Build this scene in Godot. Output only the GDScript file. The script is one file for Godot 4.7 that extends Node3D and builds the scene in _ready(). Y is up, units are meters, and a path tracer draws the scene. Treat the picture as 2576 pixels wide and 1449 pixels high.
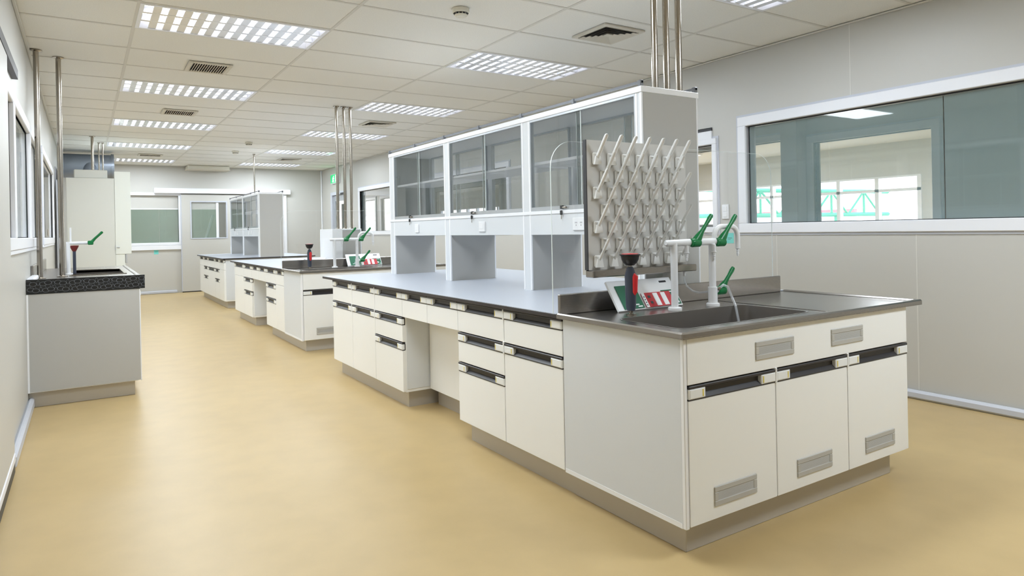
extends Node3D

const CEIL := 2.606
const XL := -0.345
const XR := 4.636
const ZB := -15.38
const ZF := 3.0
var M := {}
var names := {}

# ------------------------------------------------------------ mesh builder
class MB:
	var v := PackedVector3Array()
	var n := PackedVector3Array()
	var uv := PackedVector2Array()
	var T := Transform3D()

	func tri(a: Vector3, b: Vector3, c: Vector3, na: Vector3, nb: Vector3, nc: Vector3, ua := Vector2(), ub := Vector2(), uc := Vector2()) -> void:
		var g := (b - a).cross(c - a)
		if g.length_squared() < 1e-18:
			return
		var flip := g.dot(na + nb + nc) > 0.0
		var P := [a, c, b] if flip else [a, b, c]
		var N := [na, nc, nb] if flip else [na, nb, nc]
		var U := [ua, uc, ub] if flip else [ua, ub, uc]
		for i in 3:
			v.append(T * (P[i] as Vector3))
			n.append((T.basis * (N[i] as Vector3)).normalized())
			uv.append(U[i])

	func quad(a: Vector3, b: Vector3, c: Vector3, d: Vector3, nn: Vector3) -> MB:
		tri(a, b, c, nn, nn, nn, Vector2(0, 1), Vector2(1, 1), Vector2(1, 0))
		tri(a, c, d, nn, nn, nn, Vector2(0, 1), Vector2(1, 0), Vector2(0, 0))
		return self

	func box(x0: float, x1: float, y0: float, y1: float, z0: float, z1: float, b := 0.0) -> MB:
		var lo := Vector3(minf(x0, x1), minf(y0, y1), minf(z0, z1))
		var hi := Vector3(maxf(x0, x1), maxf(y0, y1), maxf(z0, z1))
		var m := (lo + hi) / 2.0
		var h := (hi - lo) / 2.0
		b = minf(b, minf(h.x, minf(h.y, h.z)) * 0.9)
		for ax in 3:
			var e1 := (ax + 1) % 3
			var e2 := (ax + 2) % 3
			for s in [-1.0, 1.0]:
				var nn := Vector3()
				nn[ax] = s
				var q := []
				for c in [[-1, -1], [1, -1], [1, 1], [-1, 1]]:
					var p := m
					p[ax] += s * h[ax]
					p[e1] += c[0] * (h[e1] - b)
					p[e2] += c[1] * (h[e2] - b)
					q.append(p)
				quad(q[0], q[1], q[2], q[3], nn)
		if b > 0.0:
			for ax in 3:
				var e1 := (ax + 1) % 3
				var e2 := (ax + 2) % 3
				for s in [-1.0, 1.0]:
					for t in [-1.0, 1.0]:
						var q := []
						for c in [[-1, 0], [1, 0], [1, 1], [-1, 1]]:
							var p := m
							p[ax] += c[0] * (h[ax] - b)
							p[e1] += s * (h[e1] - (b if c[1] == 0 else 0.0))
							p[e2] += t * (h[e2] - (b if c[1] == 1 else 0.0))
							q.append(p)
						var nn := Vector3()
						nn[e1] = s
						nn[e2] = t
						quad(q[0], q[1], q[2], q[3], nn.normalized())
			for sx in [-1.0, 1.0]:
				for sy in [-1.0, 1.0]:
					for sz in [-1.0, 1.0]:
						var sg := Vector3(sx, sy, sz)
						var o := m + h * sg
						var nn := sg.normalized()
						tri(o - Vector3(0, sy, sz) * b, o - Vector3(sx, 0, sz) * b, o - Vector3(sx, sy, 0) * b, nn, nn, nn)
		return self

	# tapered tube through points with a radius for each, flattened across by fl (in the direction side)
	func tube(pts: Array, rr: Array, seg := 12, caps := true, side := Vector3.ZERO, fl := 1.0) -> MB:
		var k := pts.size()
		var rings := []
		var nrm := []
		var ref := Vector3.UP
		var prev := Vector3.ZERO
		for i in k:
			var d: Vector3 = (pts[mini(i + 1, k - 1)] - pts[maxi(i - 1, 0)]).normalized()
			var u: Vector3
			if side != Vector3.ZERO:
				u = (side - d * side.dot(d)).normalized()
			elif prev == Vector3.ZERO:
				ref = Vector3.UP if absf(d.y) < 0.9 else Vector3.RIGHT
				u = ref.cross(d).normalized()
			else:
				u = (prev - d * prev.dot(d)).normalized()
			prev = u
			var w := d.cross(u).normalized()
			var r: float = rr[mini(i, rr.size() - 1)]
			var ring := []
			var nr := []
			for j in seg:
				var a := TAU * j / seg
				ring.append(pts[i] + u * cos(a) * r * fl + w * sin(a) * r)
				nr.append((u * cos(a) / maxf(fl, 0.05) + w * sin(a)).normalized())
			rings.append(ring)
			nrm.append(nr)
		for i in k - 1:
			for j in seg:
				var j2 := (j + 1) % seg
				tri(rings[i][j], rings[i + 1][j], rings[i + 1][j2], nrm[i][j], nrm[i + 1][j], nrm[i + 1][j2])
				tri(rings[i][j], rings[i + 1][j2], rings[i][j2], nrm[i][j], nrm[i + 1][j2], nrm[i][j2])
		if caps:
			for e in [0, k - 1]:
				var d: Vector3 = (pts[1] - pts[0]) if e == 0 else (pts[k - 1] - pts[k - 2])
				var nn: Vector3 = -d.normalized() if e == 0 else d.normalized()
				for j in seg:
					tri(pts[e], rings[e][j], rings[e][(j + 1) % seg], nn, nn, nn)
		return self

	func cyl(a: Vector3, b: Vector3, r: float, seg := 14) -> MB:
		return tube([a, b], [r, r], seg)

	# profile of [radius, height] turned about the vertical through at
	func lathe(at: Vector3, prof: Array, seg := 20) -> MB:
		for i in prof.size() - 1:
			var r0: float = prof[i][0]
			var r1: float = prof[i + 1][0]
			var y0: float = prof[i][1]
			var y1: float = prof[i + 1][1]
			var sl := Vector2(y1 - y0, r0 - r1).normalized()
			for j in seg:
				var a := TAU * j / seg
				var b := TAU * (j + 1) / seg
				var da := Vector3(cos(a), 0, sin(a))
				var db := Vector3(cos(b), 0, sin(b))
				var na := da * sl.x + Vector3.UP * sl.y
				var nb := db * sl.x + Vector3.UP * sl.y
				tri(at + da * r0 + Vector3.UP * y0, at + da * r1 + Vector3.UP * y1, at + db * r1 + Vector3.UP * y1, na, na, nb)
				tri(at + da * r0 + Vector3.UP * y0, at + db * r1 + Vector3.UP * y1, at + db * r0 + Vector3.UP * y0, na, nb, nb)
		return self

	# convex outline in the local x-y plane, extruded from z0 to z1
	func prism(poly: Array, z0: float, z1: float) -> MB:
		var c := Vector2()
		for p in poly:
			c += p
		c /= poly.size()
		for i in poly.size():
			var p: Vector2 = poly[i]
			var q: Vector2 = poly[(i + 1) % poly.size()]
			var e := (q - p)
			var nn := Vector3(e.y, -e.x, 0).normalized()
			if nn.dot(Vector3(p.x - c.x + e.x / 2, p.y - c.y + e.y / 2, 0)) < 0:
				nn = -nn
			quad(Vector3(p.x, p.y, z0), Vector3(q.x, q.y, z0), Vector3(q.x, q.y, z1), Vector3(p.x, p.y, z1), nn)
			for s in [[z0, Vector3(0, 0, -1)], [z1, Vector3(0, 0, 1)]]:
				tri(Vector3(c.x, c.y, s[0]), Vector3(p.x, p.y, s[0]), Vector3(q.x, q.y, s[0]), s[1], s[1], s[1])
		return self

	func mesh() -> ArrayMesh:
		var a := []
		a.resize(Mesh.ARRAY_MAX)
		a[Mesh.ARRAY_VERTEX] = v
		a[Mesh.ARRAY_NORMAL] = n
		a[Mesh.ARRAY_TEX_UV] = uv
		var m := ArrayMesh.new()
		m.add_surface_from_arrays(Mesh.PRIMITIVE_TRIANGLES, a)
		return m


# ------------------------------------------------------------ nodes
func numbered(called: String) -> String:
	var k: int = names.get(called, 0)
	names[called] = k + 1
	return called if k == 0 else "%s_%03d" % [called, k]


func mb(parent: Node3D = null) -> MB:
	var b := MB.new()
	if parent:
		b.T = Transform3D(Basis(), -where(parent))
	return b


func where(o: Node3D) -> Vector3:
	var p := Vector3()
	var k: Node = o
	while k != self and k is Node3D:
		p += (k as Node3D).position
		k = k.get_parent()
	return p


func put(b: MB, called: String, m: Material, parent: Node3D = null) -> MeshInstance3D:
	var o := MeshInstance3D.new()
	o.mesh = b.mesh()
	o.material_override = m
	o.cast_shadow = GeometryInstance3D.SHADOW_CASTING_SETTING_ON
	if parent:
		o.name = called
		parent.add_child(o, true)
	else:
		o.name = numbered(called)
		add_child(o, true)
	return o


func tag(o: Node, label: String, category := "", group := "", kind := "") -> void:
	if label:
		o.set_meta("label", label)
	if category:
		o.set_meta("category", category)
	if group:
		o.set_meta("group", group)
	if kind:
		o.set_meta("kind", kind)


func thing(called: String, at: Vector3, label: String, category: String, group := "") -> Node3D:
	var o := Node3D.new()
	o.name = numbered(called)
	o.position = at
	add_child(o, true)
	tag(o, label, category, group)
	return o


func struct(called: String, label: String, at := Vector3.ZERO) -> Node3D:
	var o := Node3D.new()
	o.name = numbered(called)
	o.position = at
	add_child(o, true)
	o.set_meta("label", label)
	o.set_meta("kind", "structure")
	return o


func bx(parent: Node3D, called: String, m: Material, x0: float, x1: float, y0: float, y1: float, z0: float, z1: float, b := 0.0) -> MeshInstance3D:
	return put(mb(parent).box(x0, x1, y0, y1, z0, z1, b), called, m, parent)


func copy(o: Node3D, at: Vector3, label: String) -> Node3D:
	var c: Node3D = o.duplicate()
	c.name = numbered(str(o.name))
	add_child(c, true)
	c.position = at
	c.set_meta("label", label)
	return c


# ------------------------------------------------------------ materials
func mat(key: String, r: float, g: float, b: float, rough := 0.5, metal := 0.0, spec := 0.5) -> StandardMaterial3D:
	var m := StandardMaterial3D.new()
	m.resource_name = key
	m.albedo_color = Color(r / 255.0, g / 255.0, b / 255.0)
	m.roughness = rough
	m.metallic = metal
	m.metallic_specular = spec
	M[key] = m
	return m


func noise_tex(freq: float, lo: float, hi: float, sd: int, size := 512, octaves := 3, tint := Color.WHITE) -> NoiseTexture2D:
	var f := FastNoiseLite.new()
	f.seed = sd
	f.frequency = freq
	f.fractal_octaves = octaves
	var t := NoiseTexture2D.new()
	t.noise = f
	t.width = size
	t.height = size
	t.seamless = true
	var g := Gradient.new()
	g.offsets = PackedFloat32Array([0.0, 1.0])
	g.colors = PackedColorArray([Color(lo, lo, lo) * tint, Color(hi, hi, hi)])
	t.color_ramp = g
	return t


func tri_tex(m: StandardMaterial3D, t: Texture2D, scale: Vector3) -> void:
	m.albedo_texture = t
	m.uv1_triplanar = true
	m.uv1_world_triplanar = true
	m.uv1_scale = scale


func glass(key: String, r: float, g: float, b: float, a: float) -> StandardMaterial3D:
	var m := mat(key, r, g, b, 0.02)
	m.albedo_color.a = a
	m.transparency = BaseMaterial3D.TRANSPARENCY_ALPHA
	return m


func materials() -> void:
	tri_tex(mat("floor", 196, 170, 121, 0.38), noise_tex(0.012, 0.955, 1.0, 3, 512, 4), Vector3.ONE * 0.6)
	mat("wall", 200, 198, 192, 0.42)
	mat("wall_joint", 216, 214, 208, 0.5)
	tri_tex(mat("tile", 240, 238, 231, 0.9), noise_tex(0.2, 0.965, 1.0, 7, 256, 2), Vector3.ONE * 1.7)
	mat("grid", 218, 215, 207, 0.6)
	mat("white_trim", 240, 241, 246, 0.35)
	mat("trim_grey", 200, 203, 212, 0.4)
	mat("cabinet", 247, 247, 245, 0.36)
	mat("edge_white", 246, 247, 250, 0.35)
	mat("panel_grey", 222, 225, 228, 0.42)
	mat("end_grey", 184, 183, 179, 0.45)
	mat("plinth", 192, 186, 176, 0.38, 0.2)
	tri_tex(mat("worktop", 203, 208, 218, 0.33), noise_tex(0.25, 0.97, 1.0, 11, 256, 2), Vector3.ONE * 2.0)
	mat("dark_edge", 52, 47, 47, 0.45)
	mat("handle", 48, 45, 46, 0.4)
	mat("label_white", 240, 241, 240, 0.4)
	mat("label_yellow", 226, 205, 70, 0.5)
	mat("vent", 188, 186, 180, 0.5)
	mat("steel_bowl", 168, 163, 158, 0.32, 0.85)
	var steel := mat("steel", 168, 163, 158, 0.25, 0.95)
	tri_tex(steel, noise_tex(0.35, 0.9, 1.0, 5, 256, 2), Vector3(0.4, 3.0, 6.0))
	mat("chrome", 172, 165, 155, 0.2, 1.0)
	mat("alu", 205, 209, 214, 0.3, 0.75)
	mat("louvre", 240, 242, 248, 0.24, 0.6)
	mat("rail", 120, 122, 126, 0.4, 0.5)
	mat("white_plastic", 240, 241, 243, 0.28)
	mat("peg", 238, 238, 236, 0.4)
	mat("board", 205, 203, 199, 0.5)
	mat("board_edge", 66, 66, 70, 0.5)
	mat("green", 10, 118, 62, 0.28)
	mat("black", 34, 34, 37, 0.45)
	mat("slate", 62, 68, 82, 0.4)
	mat("red", 214, 40, 44, 0.4)
	mat("red_pale", 226, 128, 132, 0.6)
	mat("red_print", 196, 52, 60, 0.45)
	mat("green_print", 26, 104, 74, 0.35)
	mat("paper", 240, 241, 243, 0.6)
	mat("teal_note", 118, 212, 204, 0.7)
	mat("ink", 60, 84, 84, 0.7)
	mat("galvanised", 148, 148, 146, 0.5, 0.4)
	mat("grille", 214, 208, 194, 0.5)
	mat("detector", 226, 222, 208, 0.5)
	mat("brass", 200, 200, 200, 0.2, 1.0)
	mat("hood", 216, 216, 208, 0.45)
	mat("hood_front", 228, 230, 222, 0.4)
	mat("duct", 150, 158, 170, 0.35, 0.6)
	mat("truss", 66, 168, 130, 0.5)
	mat("ground", 210, 210, 206, 0.8)
	mat("red_frame", 120, 44, 40, 0.5)
	glass("glass", 150, 190, 180, 0.03)
	glass("glass_tint", 164, 188, 187, 0.42)
	glass("glass_cupboard", 66, 80, 77, 0.38)
	glass("glass_room", 150, 172, 166, 0.12)
	glass("glass_green", 128, 160, 140, 0.45)
	glass("acrylic", 220, 235, 235, 0.02)
	glass("clear_plastic", 225, 232, 240, 0.3)
	mat("acrylic_edge", 232, 240, 240, 0.2)
	var e := mat("tube_glow", 255, 255, 255, 0.5)
	e.emission_enabled = true
	e.emission = Color(1, 1, 1)
	e.emission_energy_multiplier = 3.0
	var x := mat("exit_glow", 40, 190, 120, 0.4)
	x.emission_enabled = true
	x.emission = Color(0.16, 0.75, 0.45)
	x.emission_energy_multiplier = 0.5
	var xw := mat("exit_white", 240, 255, 246, 0.4)
	xw.emission_enabled = true
	xw.emission = Color(0.9, 1.0, 0.94)
	xw.emission_energy_multiplier = 0.8
	# black edging with a net of pale outlines round dark leaf shapes
	var im := Image.create(1024, 128, false, Image.FORMAT_RGB8)
	im.fill(Color(0.07, 0.075, 0.08))
	for row in 2:
		for k in 26:
			var small := k % 3 == 2
			var cx := 14.0 + k * 41.0 + row * 22.0
			var cy := 34.0 + row * 60.0 + (5.0 if k % 2 else -5.0)
			var rx := 12.0 if small else 31.0
			var ry := 24.0 if small else 20.0
			for y in range(maxi(0, int(cy - ry)), mini(128, int(cy + ry) + 1)):
				for xx in range(maxi(0, int(cx - rx)), mini(1024, int(cx + rx) + 1)):
					var d := pow((xx - cx) / rx, 2) + pow((y - cy) / ry, 2)
					if d < 1.0:
						im.set_pixel(xx, y, Color(0.05, 0.055, 0.06) if d < 0.72 else Color(0.42, 0.43, 0.46))
	for k in 26:
		for y in range(52, 78):
			for t in 3:
				im.set_pixel(clampi(28 + k * 41 + t + int((y - 52) * 0.4), 0, 1023), y, Color(0.36, 0.37, 0.4))
	var lp := mat("leaf_print", 255, 255, 255, 0.4)
	lp.albedo_texture = ImageTexture.create_from_image(im)


# ------------------------------------------------------------ setting helpers
# wall across x (thin in x); holes are [z0, z1, y0, y1]
func holes_boxes(b: MB, across_x: bool, t0: float, t1: float, a0: float, a1: float, y0: float, y1: float, holes: Array) -> void:
	var cuts := [a0, a1]
	for h in holes:
		for c in [h[0], h[1]]:
			if c > a0 and c < a1:
				cuts.append(c)
	cuts.sort()
	for i in cuts.size() - 1:
		var s: float = cuts[i]
		var e: float = cuts[i + 1]
		if e - s < 1e-4:
			continue
		var spans := [[y0, y1]]
		for h in holes:
			if h[0] <= s + 1e-4 and h[1] >= e - 1e-4:
				var next := []
				for sp in spans:
					if h[2] > sp[0]:
						next.append([sp[0], minf(sp[1], h[2])])
					if h[3] < sp[1]:
						next.append([maxf(sp[0], h[3]), sp[1]])
				spans = next
		for sp in spans:
			if sp[1] - sp[0] < 1e-4:
				continue
			if across_x:
				b.box(t0, t1, sp[0], sp[1], s, e)
			else:
				b.box(s, e, sp[0], sp[1], t0, t1)


func wall(called: String, label: String, across_x: bool, t0: float, t1: float, a0: float, a1: float, holes: Array, top := CEIL + 0.2) -> Node3D:
	var b := mb()
	holes_boxes(b, across_x, t0, t1, a0, a1, 0.0, top, holes)
	var o := put(b, called, M.wall)
	tag(o, label, "", "", "structure")
	return o


# a framed window in a wall across x: room side at xs, dir = +1 when the room lies at greater x
func window_x(n: int, label: String, xs: float, dir: float, thick: float, z0: float, z1: float, y0: float, y1: float, mullions: Array, pane_mat: Material, fw := 0.07, split := [], pane_in := 0.03) -> Node3D:
	var w := struct("window_%d" % n, label, Vector3(xs, y0, (z0 + z1) / 2))
	var p0 := xs + dir * 0.02
	var p1 := xs - dir * (thick + 0.02)
	bx(w, "frame_top", M.white_trim, p0, p1, y1, y1 + fw, z0 - fw, z1 + fw, 0.004)
	bx(w, "frame_bottom", M.white_trim, p0, p1, y0 - fw, y0, z0 - fw, z1 + fw, 0.004)
	bx(w, "frame_side", M.white_trim, p0, p1, y0, y1, z0 - fw, z0, 0.004)
	bx(w, "frame_side", M.white_trim, p0, p1, y0, y1, z1, z1 + fw, 0.004)
	bx(w, "frame_gap", M.trim_grey, xs + dir * 0.006, xs, y1 + fw, y1 + fw + 0.018, z0 - fw - 0.018, z1 + fw + 0.018)
	bx(w, "frame_gap", M.trim_grey, xs + dir * 0.006, xs, y0 - fw - 0.018, y0 - fw, z0 - fw - 0.018, z1 + fw + 0.018)
	bx(w, "frame_gap", M.trim_grey, xs + dir * 0.006, xs, y0 - fw, y1 + fw, z0 - fw - 0.018, z0 - fw)
	bx(w, "frame_gap", M.trim_grey, xs + dir * 0.006, xs, y0 - fw, y1 + fw, z1 + fw, z1 + fw + 0.018)
	var edges := [z0]
	for m in mullions:
		bx(w, "mullion", M.white_trim, p0, p1, y0, y1, m[0], m[1], 0.003)
		edges.append(m[0])
		edges.append(m[1])
	edges.append(z1)
	var gx := xs - dir * pane_in
	for i in range(0, edges.size(), 2):
		var cuts := [edges[i]]
		for s in split:
			if s > edges[i] and s < edges[i + 1]:
				cuts.append(s)
		cuts.append(edges[i + 1])
		for j in cuts.size() - 1:
			var b := mb(w)
			b.quad(Vector3(gx, y0, cuts[j] + 0.003), Vector3(gx, y0, cuts[j + 1] - 0.003), Vector3(gx, y1, cuts[j + 1] - 0.003), Vector3(gx, y1, cuts[j] + 0.003), Vector3(dir, 0, 0))
			put(b, "pane", pane_mat, w)
		# dark rubber seal round the pane
		var s2 := mb(w)
		s2.box(gx - 0.004, gx + 0.004, y1 - 0.008, y1, edges[i], edges[i + 1])
		s2.box(gx - 0.004, gx + 0.004, y0, y0 + 0.005, edges[i], edges[i + 1])
		s2.box(gx - 0.004, gx + 0.004, y0, y1, edges[i], edges[i] + 0.008)
		s2.box(gx - 0.004, gx + 0.004, y0, y1, edges[i + 1] - 0.008, edges[i + 1])
		put(s2, "seal", M.black, w)
	return w


# ------------------------------------------------------------ ceiling fittings
func make_light(at: Vector3, label: String) -> Node3D:
	var o := thing("ceiling_light", at, label, "ceiling light", "recessed louvred ceiling lights")
	return o


func light_parts(o: Node3D) -> void:
	# local frame: origin at the middle of the opening, y = 0 at the tile face
	var w := 1.15
	var d := 0.545
	var b := MB.new()
	b.box(-w / 2, w / 2, 0.085, 0.095, -d / 2, d / 2)
	for s in [-1.0, 1.0]:
		b.box(s * w / 2, s * (w / 2 - 0.01), 0.0, 0.09, -d / 2, d / 2)
		b.box(-w / 2, w / 2, 0.0, 0.09, s * d / 2, s * (d / 2 - 0.01))
	put(b, "housing", M.white_trim, o)
	b = MB.new()
	for s in [-1.0, 1.0]:
		b.box(s * (w / 2 + 0.012), s * (w / 2 - 0.012), -0.004, 0.006, -d / 2 - 0.012, d / 2 + 0.012)
		b.box(-w / 2, w / 2, -0.004, 0.006, s * (d / 2 + 0.012), s * (d / 2 - 0.012))
	put(b, "rim", M.white_trim, o)
	for k in 3:
		var z := (k - 1) * d / 3.0
		put(MB.new().cyl(Vector3(-w / 2 + 0.03, 0.062, z), Vector3(w / 2 - 0.03, 0.062, z), 0.013, 8), "tube", M.tube_glow, o)
	var long := MB.new()
	long.T = Transform3D(Basis(Vector3.UP, -PI / 2), Vector3.ZERO)
	long.prism([Vector2(-0.016, 0.0), Vector2(0.016, 0.0), Vector2(0.004, 0.04), Vector2(-0.004, 0.04)], -w / 2 + 0.012, w / 2 - 0.012)
	var lm := long.mesh()
	for k in 2:
		var p := MeshInstance3D.new()
		p.mesh = lm
		p.material_override = M.louvre
		p.name = "long_blade"
		p.position.z = (k - 0.5) * d / 3.0
		o.add_child(p, true)
	var cross := MB.new().prism([Vector2(-0.024, 0.001), Vector2(0.024, 0.001), Vector2(0.003, 0.042), Vector2(-0.003, 0.042)], -d / 2 + 0.012, d / 2 - 0.012)
	var cm := cross.mesh()
	for k in 12:
		var p := MeshInstance3D.new()
		p.mesh = cm
		p.material_override = M.louvre
		p.name = "cross_blade"
		p.position.x = -w / 2 + w * (k + 1) / 13.0
		o.add_child(p, true)


func lamp(at: Vector3, energy: float) -> void:
	var l := AreaLight3D.new()
	l.name = numbered("lamp_light")
	l.area_size = Vector2(1.1, 0.5)
	l.position = at + Vector3(0, -0.012, 0)
	l.rotation_degrees = Vector3(-90, 0, 0)
	l.light_energy = LAMP_ENERGY * energy
	l.light_color = Color(0.925, 0.965, 1.0)
	l.shadow_enabled = true
	l.area_range = 25.0
	add_child(l, true)


const LAMP_ENERGY := 3.45


func diffuser(x: float, z: float, half: float, label: String) -> void:
	var o := thing("air_diffuser", Vector3(x, CEIL, z), label, "air vent", "square ceiling air diffusers")
	neck(o, half - 0.02, half - 0.02)
	for k in 5:
		var r := half * (1.0 - k * 0.17)
		var r2 := r - half * (0.17 if k == 0 else 0.125)
		var yo := -0.012 if k == 0 else -0.020
		var yi := -0.015 if k == 0 else -0.006
		var nn := Vector3(0, -1, 0.1 if k == 0 else -0.5).normalized()
		var b := MB.new()
		for s in 4:
			b.T = Transform3D(Basis(Vector3.UP, s * PI / 2))
			b.quad(Vector3(-r, yo, r), Vector3(r, yo, r), Vector3(r2, yi, r2), Vector3(-r2, yi, r2), nn)
			if k == 0:
				b.quad(Vector3(-r, yo, r), Vector3(r, yo, r), Vector3(r, 0.0, r), Vector3(-r, 0.0, r), Vector3(0, 0, 1))
		put(b, "ring_blade" if k else "rim", M.grille, o)
	put(MB.new().box(-half * 0.14, half * 0.14, -0.016, -0.01, -half * 0.14, half * 0.14), "middle_plate", M.grille, o)


func grille(x: float, z: float, hx: float, hz: float, label: String) -> void:
	var o := thing("return_grille", Vector3(x, CEIL, z), label, "air vent", "slatted return air grilles")
	neck(o, hx - 0.02, hz - 0.02)
	var b := MB.new()
	for s in [-1.0, 1.0]:
		b.box(s * hx, s * (hx - 0.03), -0.014, 0.0, -hz, hz, 0.003)
		b.box(-hx + 0.03, hx - 0.03, -0.014, 0.0, s * hz, s * (hz - 0.03), 0.003)
	put(b, "rim", M.grille, o)
	var n := 15
	var fin := MB.new()
	fin.T = Transform3D(Basis(Vector3.BACK, -0.5), Vector3(0, -0.008, 0))
	fin.box(-0.0025, 0.0025, -0.005, 0.005, -hz + 0.03, hz - 0.03)
	var fm := fin.mesh()
	for k in n:
		var p := MeshInstance3D.new()
		p.mesh = fm
		p.material_override = M.grille
		p.name = "slat"
		p.position.x = -hx + 0.035 + (2 * hx - 0.07) * k / (n - 1.0)
		o.add_child(p, true)


# sheet metal duct neck that rises above an air vent
func neck(o: Node3D, hx: float, hz: float) -> void:
	var b := MB.new()
	for s in [-1.0, 1.0]:
		b.box(s * hx, s * (hx + 0.002), -0.001, 0.19, -hz, hz)
		b.box(-hx, hx, -0.001, 0.19, s * hz, s * (hz + 0.002))
	b.box(-hx, hx, 0.188, 0.19, -hz, hz)
	put(b, "duct_neck", M.galvanised, o)


func detector(x: float, z: float, label: String) -> void:
	var o := thing("smoke_detector", Vector3(x, CEIL, z), label, "smoke detector", "smoke detectors on the ceiling")
	put(MB.new().lathe(Vector3.ZERO, [[0.0, 0.0], [0.055, 0.0], [0.055, -0.026], [0.05, -0.03]]), "base", M.detector, o)
	put(MB.new().lathe(Vector3.ZERO, [[0.043, -0.028], [0.043, -0.042], [0.034, -0.052], [0.0, -0.054]]), "sensor_head", M.detector, o)
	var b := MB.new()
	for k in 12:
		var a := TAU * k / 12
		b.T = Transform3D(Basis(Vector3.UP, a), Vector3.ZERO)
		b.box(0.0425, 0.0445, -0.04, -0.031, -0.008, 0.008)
	put(b, "slot_shade_ring", M.black, o)


# ------------------------------------------------------------ lab furniture
func frame_x(x: float) -> Transform3D:   # fronts that face -x: u = z, w = outwards
	return Transform3D(Basis(Vector3(0, 0, 1), Vector3(0, 1, 0), Vector3(-1, 0, 0)), Vector3(x, 0, 0))


func frame_z(z: float) -> Transform3D:   # fronts that face +z
	return Transform3D(Basis(Vector3(1, 0, 0), Vector3(0, 1, 0), Vector3(0, 0, 1)), Vector3(0, 0, z))


func lb(parent: Node3D, F: Transform3D) -> MB:
	var b := MB.new()
	b.T = Transform3D(Basis(), -where(parent)) * F
	return b


# a drawer or door front of the carcass plane F, with a dark grip channel along its top edge
func front(o: Node3D, called: String, F: Transform3D, u0: float, u1: float, v0: float, v1: float, grip := true, vent := []) -> void:
	var g := 0.0025
	var top := v1 - (0.053 if grip else 0.0)
	var p := put(lb(o, F).box(u0 + g, u1 - g, v0, top, 0.0, 0.02, 0.0015), called, M.cabinet, o)
	if grip:
		grip_strip(o, p, F, u0 + g, u1 - g, v1)
	if vent.size():
		vent_grille(p, F, vent[0], vent[1], vent[2], vent[3])


func grip_strip(_o: Node3D, p: Node3D, F: Transform3D, u0: float, u1: float, v1: float) -> void:
	var b := lb(p, F)
	b.box(u0, u1, v1 - 0.05, v1 - 0.01, 0.0, 0.006)
	b.box(u0, u1, v1 - 0.013, v1 - 0.001, 0.0, 0.024, 0.003)
	b.box(u0, u1, v1 - 0.053, v1 - 0.046, 0.0, 0.022, 0.002)
	b.quad(Vector3(u0, v1 - 0.046, 0.02), Vector3(u1, v1 - 0.046, 0.02), Vector3(u1, v1 - 0.034, 0.006), Vector3(u0, v1 - 0.034, 0.006), Vector3(0, 0.7, 0.7))
	put(b, "grip", M.handle, p)
	for s in [0, 1]:
		var a := u0 if s == 0 else u1 - 0.086
		var h := lb(p, F)
		h.box(a, a + 0.086, v1 - 0.049, v1 - 0.0105, 0.004, 0.0235, 0.003)
		h.box(a + 0.006, a + 0.08, v1 - 0.045, v1 - 0.0145, 0.022, 0.0248, 0.001)
		put(h, "label_holder", M.label_white, p)
		var y := a + 0.068 if s == 0 else a + 0.008
		put(lb(p, F).box(y, y + 0.005, v1 - 0.042, v1 - 0.0175, 0.0235, 0.0254), "label_tab", M.label_yellow, p)


func vent_grille(p: Node3D, F: Transform3D, u0: float, u1: float, v0: float, v1: float) -> void:
	var b := lb(p, F)
	var w := 0.02
	b.box(u0, u1, v0, v0 + w, 0.019, 0.025, 0.002)
	b.box(u0, u1, v1 - w, v1, 0.019, 0.025, 0.002)
	b.box(u0, u0 + w, v0 + w, v1 - w, 0.019, 0.025, 0.002)
	b.box(u1 - w, u1, v0 + w, v1 - w, 0.019, 0.025, 0.002)
	var n := 8
	for k in n:
		var y := v0 + w + (v1 - v0 - 2 * w) * (k + 0.5) / n
		b.quad(Vector3(u0 + w, y - 0.0014, 0.0238), Vector3(u1 - w, y - 0.0014, 0.0238), Vector3(u1 - w, y + 0.0013, 0.0228), Vector3(u0 + w, y + 0.0013, 0.0228), Vector3(0, 0.35, 0.94))
	var gr := put(b, "vent_grille", M.vent, p)
	gr.set_meta("label", "grey slotted vent grille")
	put(lb(p, F).box(u0 + w, u1 - w, v0 + w, v1 - w, 0.0195, 0.0205), "vent_backing", M.vent, p)


const YB := 0.11
const R1 := 0.778
const R2 := 0.608
const R3 := 0.441


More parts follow.
